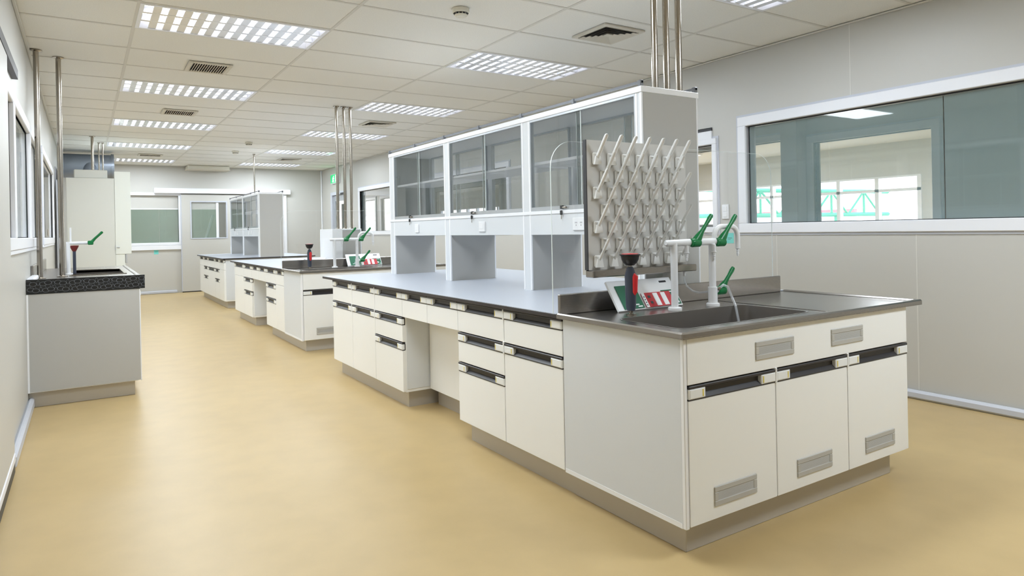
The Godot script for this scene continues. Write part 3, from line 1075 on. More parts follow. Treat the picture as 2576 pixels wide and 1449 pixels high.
	window_x(3, "white framed window in the right wall beyond the cupboards", XR, -1.0, 0.1, -12.87, -7.36, 1.19, 1.985, [[-10.2, -10.12]], M.glass_room, 0.07)
	var a := window_x(4, "white framed triple window in the left wall", XL, 1.0, 0.1, -7.1, -3.7, 1.18, 1.95, [[-4.82, -4.72], [-6.17, -6.07]], M.glass_room, 0.07, [], 0.008)
	var b := window_x(5, "white framed single window in the left wall past the pipes", XL, 1.0, 0.1, -10.53, -7.93, 1.18, 2.0, [], M.glass_room, 0.07, [], 0.008)
	for w in [a, b]:
		bx(w, "sill", M.white_trim, XL, XL + 0.014, 1.085, 1.11, -7.2 if w == a else -10.62, -4.3 if w == a else -7.85, 0.003)
	bx(b, "catch", M.chrome, XL + 0.018, XL + 0.03, 1.20, 1.27, -8.6, -8.57, 0.004)
	# end wall window: frame, blind, green panes
	var e := struct("window_6", "end wall window with green panes below a pale blind", Vector3(1.1, 1.04, ZB))
	bx(e, "frame_top", M.white_trim, 0.52, 1.69, 2.0, 2.06, ZB - 0.1, ZB + 0.02, 0.004)
	bx(e, "frame_bottom", M.white_trim, 0.52, 1.69, 0.985, 1.04, ZB - 0.1, ZB + 0.02, 0.004)
	bx(e, "sill", M.white_trim, 0.52, 1.69, 0.89, 0.98, ZB, ZB + 0.03, 0.006)
	bx(e, "frame_side", M.white_trim, 1.645, 1.69, 1.04, 2.0, ZB - 0.1, ZB + 0.02, 0.004)
	bx(e, "frame_side", M.white_trim, 0.52, 0.6, 1.04, 2.0, ZB - 0.1, ZB + 0.02, 0.004)
	bx(e, "transom", M.white_trim, 0.6, 1.645, 1.715, 1.735, ZB - 0.06, ZB - 0.03, 0.002)
	bx(e, "blind", M.wall, 0.6, 1.645, 1.735, 2.0, ZB - 0.055, ZB - 0.045)
	for q in [[0.6, 1.292], [1.298, 1.645]]:
		put(mb(e).quad(Vector3(q[0], 1.04, ZB - 0.04), Vector3(q[1], 1.04, ZB - 0.04), Vector3(q[1], 1.715, ZB - 0.04), Vector3(q[0], 1.715, ZB - 0.04), Vector3(0, 0, 1)), "pane", M.glass_green, e)
	# end wall sliding door
	var d := struct("door_1", "pale sliding door with square window on the end wall", Vector3(2.2, 0, ZB))
	var leaf := mb(d)
	holes_boxes(leaf, false, ZB + 0.012, ZB + 0.052, 1.695, 2.95, 0.02, 2.02, [[1.88, 2.56, 1.115, 1.87]])
	put(leaf, "leaf", M.wall, d)
	bx(d, "leaf_edge", M.trim_grey, 1.68, 1.698, 0.02, 2.03, ZB + 0.01, ZB + 0.058, 0.004)
	bx(d, "bottom_seal", M.black, 1.695, 2.95, 0.0, 0.02, ZB + 0.02, ZB + 0.045)
	var fr := mb(d)
	for s in [[1.86, 1.885, 1.095, 1.89], [2.555, 2.58, 1.095, 1.89], [1.885, 2.555, 1.095, 1.12], [1.885, 2.555, 1.865, 1.89]]:
		fr.box(s[0], s[1], s[2], s[3], ZB + 0.01, ZB + 0.06, 0.003)
	put(fr, "window_frame", M.trim_grey, d)
	for q in [[1.885, 2.36, 1.12, 1.715, M.glass_green], [2.41, 2.555, 1.12, 1.865, M.glass_room], [1.885, 2.36, 1.715, 1.865, M.glass_room]]:
		put(mb(d).quad(Vector3(q[0], q[2], ZB + 0.03), Vector3(q[1], q[2], ZB + 0.03), Vector3(q[1], q[3], ZB + 0.03), Vector3(q[0], q[3], ZB + 0.03), Vector3(0, 0, 1)), "pane", q[4], d)
	bx(d, "glazing_bar", M.white_trim, 2.36, 2.41, 1.12, 1.865, ZB + 0.02, ZB + 0.04, 0.003)
	bx(d, "blind", M.wall, 1.885, 2.36, 1.715, 1.865, ZB + 0.018, ZB + 0.024)
	bx(d, "rail_box", M.white_trim, 1.2, 3.9, 2.045, 2.15, ZB, ZB + 0.1, 0.006)
	bx(d, "jamb", M.white_trim, 3.76, 3.82, 0.0, 2.045, ZB, ZB + 0.05, 0.004)
	# right wall glazed door at the far end
	var g := struct("door_2", "grey framed glazed door under the exit sign", Vector3(XR, 0, -14.15))
	var gf := mb(g)
	for s in [[0.0, 2.06, -14.70, -14.60], [0.0, 2.06, -13.72, -13.66], [1.99, 2.06, -14.60, -13.72]]:
		gf.box(XR - 0.02, XR + 0.1, s[0], s[1], s[2], s[3], 0.003)
	put(gf, "frame", M.trim_grey, g)
	bx(g, "closer", M.black, XR - 0.03, XR - 0.005, 1.985, 2.02, -14.0, -13.75)
	var lf := mb(g)
	for s in [[0.0, 1.98, -14.6, -14.48], [0.0, 1.98, -13.84, -13.72], [1.86, 1.98, -14.48, -13.84], [0.0, 0.5, -14.48, -13.84]]:
		lf.box(XR + 0.02, XR + 0.06, s[0], s[1], s[2], s[3], 0.003)
	put(lf, "leaf", M.alu, g)
	put(mb(g).quad(Vector3(XR + 0.04, 0.5, -14.48), Vector3(XR + 0.04, 0.5, -13.84), Vector3(XR + 0.04, 1.86, -13.84), Vector3(XR + 0.04, 1.86, -14.48), Vector3(-1, 0, 0)), "pane", M.glass, g)
	# left wall: white door past the windows, sliding leaf close to the camera
	var h := struct("door_3", "white door in the left wall next to the fume hood", Vector3(XL, 0, -12.5))
	bx(h, "leaf", M.white_trim, XL - 0.06, XL - 0.02, 0.01, 2.12, -13.34, -11.66, 0.004)
	bx(h, "frame_side", M.trim_grey, XL - 0.1, XL + 0.015, 0.0, 2.2, -11.66, -11.6, 0.003)
	bx(h, "frame_side", M.trim_grey, XL - 0.1, XL + 0.015, 0.0, 2.2, -13.4, -13.34, 0.003)
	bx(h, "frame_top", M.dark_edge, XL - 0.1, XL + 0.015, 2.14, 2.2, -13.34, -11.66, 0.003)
	var k := struct("door_4", "sliding door edge with dark kick strip at the left margin", Vector3(XL, 0, -3.7))
	bx(k, "leaf", M.wall, XL + 0.022, XL + 0.032, 0.1, 2.1, -4.2, -2.6, 0.003)
	bx(k, "kick_strip", M.black, XL + 0.021, XL + 0.034, 0.008, 0.06, -4.18, -2.6)
	bx(k, "kick_rail", M.white_trim, XL + 0.020, XL + 0.036, 0.06, 0.1, -4.19, -2.6, 0.003)
	bx(k, "header", M.dark_edge, XL, XL + 0.03, 2.115, 2.17, -4.9, -2.6)


func neighbours() -> void:
	# corridor and daylit room beyond the right wall
	var zs := -38.0
	tag(put(mb().box(XR + 0.1, 12.4, -0.1, 0.0, zs, 0.4), "floor_corridor", M.floor), "floor of the corridor and the room beyond the right wall", "", "", "structure")
	tag(put(mb().box(XR + 0.1, 12.4, CEIL, CEIL + 0.1, zs, 0.4), "ceiling_corridor", M.tile), "ceiling of the corridor and the room beyond it", "", "", "structure")
	tag(put(mb().box(XR + 0.1, 12.4, 0.0, CEIL, 0.4, 0.5), "wall_corridor_end", M.wall), "near end wall of the corridor", "", "", "structure")
	tag(put(mb().box(XR + 0.1, 12.4, 0.0, CEIL, zs - 0.1, zs), "wall_corridor_far", M.wall), "far end wall of the corridor", "", "", "structure")
	var holes := [[-4.05, -2.93, 1.18, 1.985], [-6.7, -4.32, 1.18, 2.05]]
	var z := -7.1
	while z > -36.0:
		holes.append([z - 2.6, z, 1.18, 1.985])
		z -= 3.0
	wall("wall_corridor", "corridor wall with windows, seen through the right hand window", true, 6.2, 6.3, zs, 0.4, holes, CEIL)
	var n := 7
	for hh in holes:
		window_x(n, "white framed corridor window between corridor and daylit room", 6.2, -1.0, 0.1, hh[0], hh[1], hh[2], hh[3], [], M.glass, 0.07, [-3.9])
		n += 1
	tag(put(mb().box(6.02, 6.2, 0.0, CEIL, -4.30, -4.12), "trim_5", M.wall), "square post on the corridor wall", "", "", "structure")
	wall("wall_outer", "outer wall of the daylit room with its band of windows", true, 12.3, 12.4, zs, 0.4, [[-37.0, -6.0, 0.9, 2.0]], CEIL)
	var o := struct("window_%d" % n, "long band of white framed outer windows in the room beyond", Vector3(12.3, 0.9, -20))
	bx(o, "transom", M.white_trim, 12.28, 12.38, 1.72, 1.77, -37.0, -6.0)
	bx(o, "frame_top", M.white_trim, 12.28, 12.38, 1.97, 2.0, -37.0, -6.0)
	bx(o, "frame_bottom", M.white_trim, 12.28, 12.38, 0.9, 0.94, -37.0, -6.0)
	z = -6.03
	while z > -37.0:
		bx(o, "mullion", M.white_trim, 12.28, 12.38, 0.94, 1.97, z - 0.035, z + 0.035)
		z -= 0.745
	put(mb(o).quad(Vector3(12.34, 0.9, -37), Vector3(12.34, 0.9, -6), Vector3(12.34, 2.0, -6), Vector3(12.34, 2.0, -37), Vector3(-1, 0, 0)), "pane", M.glass, o)
	# outside
	tag(put(mb().box(12.4, 70, -0.5, -0.4, -60, 20), "ground", M.ground), "pale paving outside the far windows", "", "", "structure")
	var t := thing("roof_truss", Vector3(21, 1.46, -13.5), "pale green steel truss outside the far windows", "truss")
	var p0 := Vector3(18, 0, -13.9)
	var p1 := Vector3(24.5, 0, -13.1)
	var dir := (p1 - p0).normalized()
	var q := mb(t)
	for y in [1.46, 2.26]:
		var ch := mb(t)
		ch.tube([p0 + Vector3.UP * y - dir * 3, p1 + Vector3.UP * y], [0.07], 4)
		put(ch, "chord", M.truss, t)
	for k in 9:
		var a := p0.lerp(p1, k / 8.0 - 0.2)
		var b := p0.lerp(p1, (k + 1) / 8.0 - 0.2)
		q = mb(t)
		q.tube([a + Vector3.UP * (1.46 if k % 2 else 2.26), b + Vector3.UP * (2.26 if k % 2 else 1.46)], [0.045], 4)
		put(q, "diagonal", M.truss, t)
		if k % 2 == 0:
			q = mb(t)
			q.tube([a + Vector3.UP * 1.46, a + Vector3.UP * 2.26], [0.045], 4)
			put(q, "upright", M.truss, t)
	for k in 4:
		var lift := thing("truss_leg", Vector3(17.4 + k * 2.2, -0.4, -13.95 + k * 0.27), "green steel leg under the outdoor truss, %s from the left" % ["first", "second", "third", "fourth"][k], "truss leg", "legs under the truss")
		put(MB.new().box(-0.06, 0.06, 0.0, 1.8, -0.06, 0.06), "shaft", M.truss, lift)
		put(MB.new().box(-0.16, 0.16, 0.0, 0.03, -0.16, 0.16), "foot_plate", M.truss, lift)
	var w := thing("red_barrier", Vector3(26, -0.4, -16), "low red and white barrier behind the outdoor truss", "barrier")
	bx(w, "red_band", M.red_pale, 25.9, 26.1, 1.55, 1.72, -22, -15.2)
	bx(w, "white_band", M.ground, 25.95, 26.05, -0.4, 1.55, -22, -15.2)
	# room left of the lab
	tag(put(mb().box(-2.8, XL - 0.1, -0.1, 0.0, -16, 0.5), "floor_side_room", M.floor), "floor of the room behind the left wall", "", "", "structure")
	tag(put(mb().box(-2.8, XL - 0.1, CEIL, CEIL + 0.1, -16, 0.5), "ceiling_side_room", M.tile), "ceiling of the room behind the left wall", "", "", "structure")
	tag(put(mb().box(-2.9, -2.8, 0.0, CEIL, -16, 0.5), "wall_side_room", M.wall), "far wall of the room behind the left wall", "", "", "structure")
	for zz in [0.5, -16.1]:
		tag(put(mb().box(-2.9, XL - 0.1, 0.0, CEIL, zz, zz + 0.1), "wall_side_room_end", M.wall), "end wall of the room behind the left wall", "", "", "structure")
	# room behind the end wall
	tag(put(mb().box(XL, XR, -0.1, 0.0, -18.4, ZB - 0.1), "floor_back_room", M.floor), "floor of the room behind the end wall", "", "", "structure")
	tag(put(mb().box(XL, XR, CEIL, CEIL + 0.1, -18.4, ZB - 0.1), "ceiling_back_room", M.tile), "ceiling of the room behind the end wall", "", "", "structure")
	tag(put(mb().box(XL, XR, 0.0, CEIL, -18.5, -18.4), "wall_back_room", M.wall), "far wall of the room behind the end wall", "", "", "structure")
	for xx in [XL - 0.1, XR]:
		tag(put(mb().box(xx, xx + 0.1, 0.0, CEIL, -18.5, ZB - 0.1), "wall_back_room_end", M.wall), "side wall of the room behind the end wall", "", "", "structure")
	var lean := thing("leaning_tube", Vector3(2.25, 0.0, -15.9), "white tube leaning inside the sliding door window", "tube")
	put(mb(lean).tube([Vector3(1.86, 0.0, -15.75), Vector3(2.42, 1.62, -16.1)], [0.03], 10), "shaft", M.white_plastic, lean)
	put(mb(lean).lathe(Vector3(1.86, 0.0, -15.75), [[0.0, 0.0], [0.05, 0.0], [0.05, 0.02], [0.0, 0.03]], 12), "foot", M.white_plastic, lean)


func ceiling_things() -> void:
	var ord := ["nearest", "second", "third", "fourth", "fifth"]
	var first: Node3D = null
	for k in range(-2, 5):
		for c in 2:
			var p := Vector3(0.901 if c == 0 else 3.273, CEIL, -4.955 - 2.36 * k)
			var where_ := "in the row over the open aisle" if c == 0 else "in the row over the islands"
			var lab := ""
			if k >= 0:
				lab = "%s louvred ceiling light %s" % [ord[k], where_]
			elif k == -1 and c == 1:
				lab = "louvred ceiling light cut by the top edge above the right window"
			else:
				lab = "louvred light %s out of view, %s" % ["over the aisle" if c == 0 else "over the right side", "level with the camera" if k == -2 else "a step ahead of the camera"]
			if first == null:
				first = make_light(p, lab)
				light_parts(first)
			else:
				var d := copy(first, p, lab)
				d.set_meta("group", "recessed louvred ceiling lights")
			lamp(p, [0.1, 1.05, 1.1, 0.95, 0.85, 0.85, 0.9][k + 2] if c == 0 else [1.6, 0.6, 0.65, 0.8, 0.85, 0.95, 1.1][k + 2])
	var more := [[Vector3(9.8, CEIL - 0.005, -5.1), "ceiling light of the daylit room past the corridor, nearer", 4.0], [Vector3(9.8, CEIL - 0.005, -9.5), "ceiling light of the daylit room past the corridor, farther", 4.0],
		[Vector3(-1.7, CEIL - 0.005, -5.0), "added unseen ceiling light of the room behind the triple window", 1.8], [Vector3(-1.7, CEIL - 0.005, -10.0), "added unseen ceiling light of the room behind the single left window", 1.8], [Vector3(-1.7, CEIL - 0.005, -14.0), "added unseen ceiling light at the far end of the room behind the left wall", 1.8],  # unseen side room lights, added to brighten it and its windows
		[Vector3(1.8, CEIL - 0.005, -16.9), "added unseen ceiling light of the room behind the sliding door", 0.8]]  # unseen light added to brighten the back room
	for m in more:
		var o := thing("ceiling_panel_light", m[0], m[1], "ceiling light", "flat ceiling lights of the rooms around")
		put(MB.new().box(-0.6, 0.6, -0.03, 0.0, -0.3, 0.3, 0.004), "frame", M.white_trim, o)
		put(MB.new().box(-0.57, 0.57, -0.034, -0.028, -0.27, 0.27), "diffuser", M.tube_glow, o)
		lamp(m[0] - Vector3(0, 0.03, 0), m[2])
	diffuser(3.287, -3.78, 0.19, "square air diffuser nearest the camera, beside the chrome pipes")
	diffuser(3.29, -8.42, 0.19, "square air diffuser behind the second island's chrome pipes")
	diffuser(3.35, -13.2, 0.19, "farthest square air diffuser near the end wall")
	grille(0.915, -6.2, 0.168, 0.18, "slatted return grille between first and second aisle lights")
	grille(0.95, -8.6, 0.18, 0.17, "slatted return grille between second and third aisle lights")
	grille(1.0, -13.35, 0.19, 0.15, "slatted return grille near the end wall over the aisle")
	detector(2.077, -3.82, "large smoke detector nearest the camera")
	detector(2.181, -10.98, "small distant smoke detector, nearer of the far pair")
	detector(2.205, -12.22, "smoke detector farthest away near the end wall")
	var h := thing("ceiling_box", Vector3(2.18, CEIL - 0.08, -15.16), "shallow beige box hung under the ceiling at the end wall", "ceiling box")
	bx(h, "casing", M.detector, 1.79, 2.58, CEIL - 0.08, CEIL, ZB, -14.97, 0.01)
	bx(h, "bottom_lip", M.grille, 1.77, 2.60, CEIL - 0.085, CEIL - 0.075, ZB, -14.95, 0.003)


func pipe(x: float, z: float, y0: float, r: float, label: String, group: String) -> void:
	var o := thing("service_pipe", Vector3(x, y0, z), label, "pipe", group)
	put(mb(o).cyl(Vector3(x, y0, z), Vector3(x, CEIL, z), r, 16), "tube", M.chrome, o)
	put(mb(o).lathe(Vector3(x, CEIL, z), [[0.0, 0.0], [r * 2.1, 0.0], [r * 2.1, -0.006], [r * 1.1, -0.012], [0.0, -0.012]], 16), "ceiling_flange", M.chrome, o)
	put(mb(o).lathe(Vector3(x, y0, z), [[0.0, 0.012], [r * 1.1, 0.012], [r * 2.0, 0.005], [r * 2.0, 0.0], [0.0, 0.0]], 16), "foot_flange", M.chrome, o)


func sign_pack(x: float, z: float, label: String) -> void:
	# a white folder of printed safety signs leaning back against the splash
	var ls := [["folder_board", "white board of a pack of safety signs " + label], ["green_sign", "green safety sign in front of the white board " + label], ["red_card", "red and white striped card leaning " + label]]
	var lean := 0.62
	var B := Transform3D(Basis(Vector3.RIGHT, -lean), Vector3(x, 0.802, z))
	var o := thing(ls[0][0], Vector3(x + 0.2, 0.802, z), ls[0][1], "sign board", "packs of safety signs by the sinks")
	var b := MB.new()
	b.T = Transform3D(Basis(), -o.position) * B
	b.box(0.0, 0.40, 0.0, 0.155, -0.012, 0.0, 0.001)
	put(b, "sheet", M.paper, o)
	b = MB.new()
	b.T = Transform3D(Basis(), -o.position) * B
	b.box(0.32, 0.365, 0.128, 0.138, 0.0, 0.001)
	put(b, "stamp", M.black, o)
	o = thing(ls[1][0], Vector3(x + 0.1, 0.802, z), ls[1][1], "sign", "green signs in the packs")
	b = MB.new()
	b.T = Transform3D(Basis(), -o.position) * B
	b.box(0.035, 0.155, 0.004, 0.125, 0.0015, 0.0045)
	put(b, "plate", M.green_print, o)
	b = MB.new()
	b.T = Transform3D(Basis(), -o.position) * B
	for s in [[0.06, 0.13, 0.02, 0.026], [0.08, 0.112, 0.036, 0.044], [0.092, 0.1, 0.028, 0.056], [0.12, 0.145, 0.010, 0.016]]:
		b.box(s[0], s[1], s[2], s[3], 0.0045, 0.005)
	put(b, "white_print", M.paper, o)
	o = thing("green_label", Vector3(x + 0.34, 0.802, z), "green label with white marks at the right of the pack " + label, "sign", "small green labels in the packs")
	b = MB.new()
	b.T = Transform3D(Basis(), -o.position) * B
	b.box(0.30, 0.392, 0.006, 0.085, 0.0012, 0.0034)
	put(b, "plate", M.green_print, o)
	b = MB.new()
	b.T = Transform3D(Basis(), -o.position) * B
	for s in [[0.352, 0.36, 0.02, 0.045], [0.343, 0.369, 0.029, 0.036], [0.374, 0.384, 0.012, 0.022], [0.31, 0.384, 0.072, 0.078]]:
		b.box(s[0], s[1], s[2], s[3], 0.0034, 0.004)
	put(b, "white_print", M.paper, o)
	o = thing(ls[2][0], Vector3(x + 0.25, 0.802, z), ls[2][1], "card", "red cards in the packs")
	b = MB.new()
	b.T = Transform3D(Basis(), -o.position) * B
	b.box(0.165, 0.345, 0.002, 0.076, 0.006, 0.008)
	put(b, "card", M.red_print, o)
	b = MB.new()
	b.T = Transform3D(Basis(), -o.position) * B
	for s in [[0.233, 0.262, 0.006, 0.072], [0.282, 0.311, 0.006, 0.072], [0.165, 0.182, 0.002, 0.076]]:
		b = MB.new()
		b.T = Transform3D(Basis(), -o.position) * B
		b.box(s[0], s[1], s[2], s[3], 0.008, 0.0088)
		put(b, "white_stripe", M.paper, o)
	b = MB.new()
	b.T = Transform3D(Basis(), -o.position) * B
	for s in [[0.196, 0.212, 0.048, 0.06], [0.2, 0.214, 0.018, 0.03], [0.17, 0.176, 0.01, 0.016], [0.17, 0.176, 0.024, 0.03], [0.17, 0.176, 0.038, 0.044], [0.17, 0.176, 0.052, 0.058]]:
		b.box(s[0], s[1], s[2], s[3], 0.0088, 0.0094)
	put(b, "dark_marks", M.ink, o)


func island_one() -> void:
	var xf := 1.755
	var xb := 3.23
	base_cabinet(xf, xb, -5.575, -4.115, 1.81, -5.534, -4.157, 3.16, [[-5.575, -5.094, "door"], [-5.094, -4.609, "door"], [-4.609, -4.115, "drawers"]], "white base cabinet at the far end of the nearest island")
	knee_unit(xf, xb, -4.115, -3.335, 0.19, [-4.115, -3.735, -3.335], "recessed knee space with apron drawers in the nearest island", true)
	base_cabinet(xf, xb, -3.335, -2.358, 1.81, -3.298, -2.358, 3.16, [[-3.335, -2.845, "drawers"], [-2.845, -2.358, "door"]], "white base cabinet next to the grey panel of the nearest island")
	sink_cabinet(xf, xb, -2.357, -1.655, 1.805, 3.1625, -1.707, "white three door sink cabinet with vents closest to the camera")
	worktop(1.737, 3.345, -5.80, -2.376, "pale grey black edged worktop of the nearest island")
	sink_top(1.737, 3.345, -2.376, -1.64, [1.84, 2.62, -2.10, -1.735], "stainless steel sink top with draining board on the nearest island", 3.275)
	screen(1.722, 3.24, 0.802, 1.562, -2.379, 0.12, "clear screen with rounded corners behind the nearest sink")
	cupboard(2.29, 2.684, [[-2.447, -2.4], [-3.464, -3.375], [-4.53, -4.443], [-5.60, -5.50]], "long three bay glazed cupboard on the nearest island", true)
	peg_rack(1.885, -2.335, "grey pegboard drying rack with white pegs behind the nearest sink")
	twin_faucet(2.242, -2.16, "twin post white faucet with three green levers at the nearest sink")
	eyewash(1.977, -2.16, "black and red hand eyewash standing at the nearest sink")
	sign_pack(1.985, -2.245, "behind the nearest eyewash")
	var hose := thing("hose", Vector3(2.48, 0.9, -2.25), "clear hose hanging from the drying rack tray to the faucet", "hose")
	put(mb(hose).tube([Vector3(2.475, 0.953, -2.318), Vector3(2.475, 0.937, -2.318), Vector3(2.475, 0.906, -2.318), Vector3(2.481, 0.879, -2.31), Vector3(2.488, 0.857, -2.28), Vector3(2.5, 0.85, -2.25), Vector3(2.499, 0.858, -2.2), Vector3(2.498, 0.866, -2.181)], [0.0045], 10), "tubing", M.clear_plastic, hose)
	put(mb(hose).cyl(Vector3(2.475, 0.951, -2.318), Vector3(2.475, 0.93, -2.318), 0.006, 10), "sleeve", M.white_plastic, hose)
	hose = thing("hose", Vector3(2.55, 0.8, -2.12), "clear hose looping from the low outlet into the sink bowl", "hose")
	put(mb(hose).tube([Vector3(2.525, 0.878, -2.145), Vector3(2.545, 0.892, -2.14), Vector3(2.562, 0.882, -2.13), Vector3(2.57, 0.85, -2.12), Vector3(2.566, 0.8, -2.09), Vector3(2.55, 0.73, -2.06), Vector3(2.54, 0.64, -2.05)], [0.006], 10), "tubing", M.clear_plastic, hose)
	put(mb(hose).tube([Vector3(2.518, 0.872, -2.147), Vector3(2.526, 0.879, -2.145)], [0.0075], 10), "clamp", M.chrome, hose)
	for k in 3:
		pipe([2.454, 2.537, 2.626][k], -2.47, 1.8605, 0.0165, ["chrome pipe above the nearest cupboard, left of three", "chrome pipe above the nearest cupboard, middle of three", "chrome pipe above the nearest cupboard, right of three"][k], "chrome service pipes")


func island_two() -> void:
	var xf := 1.79
	var xb := 3.265
	base_cabinet(xf, xb, -10.15, -9.0, xf + 0.055, -10.1, -9.04, xb - 0.07, [[-10.15, -9.49, "plain"], [-9.49, -9.0, "drawers"]], "white base cabinet at the far end of the middle island")
	knee_unit(xf, xb, -9.0, -8.2, 0.19, [-9.0, -8.6, -8.2], "recessed knee space with apron drawers in the middle island", false)
	base_cabinet(xf, xb, -8.2, -7.362, xf + 0.055, -8.16, -7.362, xb - 0.07, [[-8.2, -7.73, "drawers"], [-7.73, -7.362, "plain"]], "white base cabinet between knee space and sink of the middle island")
	sink_cabinet(xf, xb, -7.361, -6.68, xf + 0.05, xb - 0.07, -6.732, "white sink cabinet of the middle island, partly hidden")
	worktop(xf - 0.018, xb + 0.11, -10.38, -7.38, "pale grey black edged worktop of the middle island")
	sink_top(xf - 0.018, xb + 0.11, -7.38, -6.665, [xf + 0.085, xf + 0.865, -7.1, -6.76], "stainless steel sink top of the middle island", xb + 0.05)
	screen(xf - 0.02, xb, 0.802, 1.42, -7.383, 0.14, "clear rounded screen behind the middle island sink")
	twin_faucet(2.285, -7.17, "white faucet with green levers at the middle island sink")
	eyewash(2.02, -7.19, "small distant black and red eyewash on the middle island")
	sign_pack(2.46, -7.25, "on the middle island")
	var c := thing("service_column", Vector3(2.5, 0.8, -7.62), "low grey service column below the middle pipes", "service column")
	bx(c, "body", M.end_grey, 2.45, 2.66, 0.8, 1.2, -7.85, -7.40, 0.002)
	bx(c, "post", M.edge_white, 2.335, 2.45, 0.8, 1.2, -7.86, -7.39, 0.002)
	bx(c, "edge_strip", M.edge_white, 2.66, 2.672, 0.8, 1.2, -7.86, -7.39, 0.002)
	bx(c, "top_panel", M.edge_white, 2.335, 2.672, 1.2, 1.215, -7.86, -7.39, 0.002)
	for k in 3:
		pipe([2.43, 2.515, 2.59][k], -7.47, 1.215, 0.0165, ["chrome pipe rising from the service column, left of three", "chrome pipe rising from the service column, middle of three", "chrome pipe rising from the service column, right of three"][k], "chrome service pipes")
	for k in 2:
		var t := thing("paper_tent", Vector3(2.08 + k * 0.255, 0.8, -7.72 - k * 0.04), ["white folded card behind the middle sink, left of the eyewash", "white folded card behind the middle sink, right of the eyewash"][k], "folded card", "white folded cards on the middle worktop")
		for s in [-1.0, 1.0]:
			var b := MB.new()
			b.T = Transform3D(Basis(Vector3.BACK, s * 0.95), Vector3(0, 0.0865, 0))
			b.box(-0.0015, 0.0015, -0.145, 0.0, -0.12, 0.12)
			put(b, "flap", M.paper, t)


func island_three() -> void:
	var xf := 1.865
	var xb := 3.29
	base_cabinet(xf, xb, -14.1, -12.35, xf + 0.055, -14.05, -12.352, xb - 0.07, [[-14.1, -13.6, "plain"], [-13.6, -13.1, "drawers"], [-13.1, -12.35, "door"]], "white base cabinet at the far end of the farthest island")
	base_cabinet(xf, xb, -12.348, -11.46, xf + 0.055, -12.348, -11.52, xb - 0.07, [[-12.348, -11.9, "drawers"], [-11.9, -11.46, "plain"]], "white base cabinet at the near end of the farthest island")
	worktop(xf - 0.03, xb + 0.02, -14.25, -11.43, "pale grey black edged worktop of the farthest island")
	cupboard(2.41, 2.80, [[-11.55, -11.45], [-12.83, -12.75], [-14.05, -13.97]], "two bay glazed cupboard on the farthest island", false)
	pipe(2.58, -12.58, 1.86, 0.012, "single thin pipe above the farthest cupboard", "chrome service pipes")


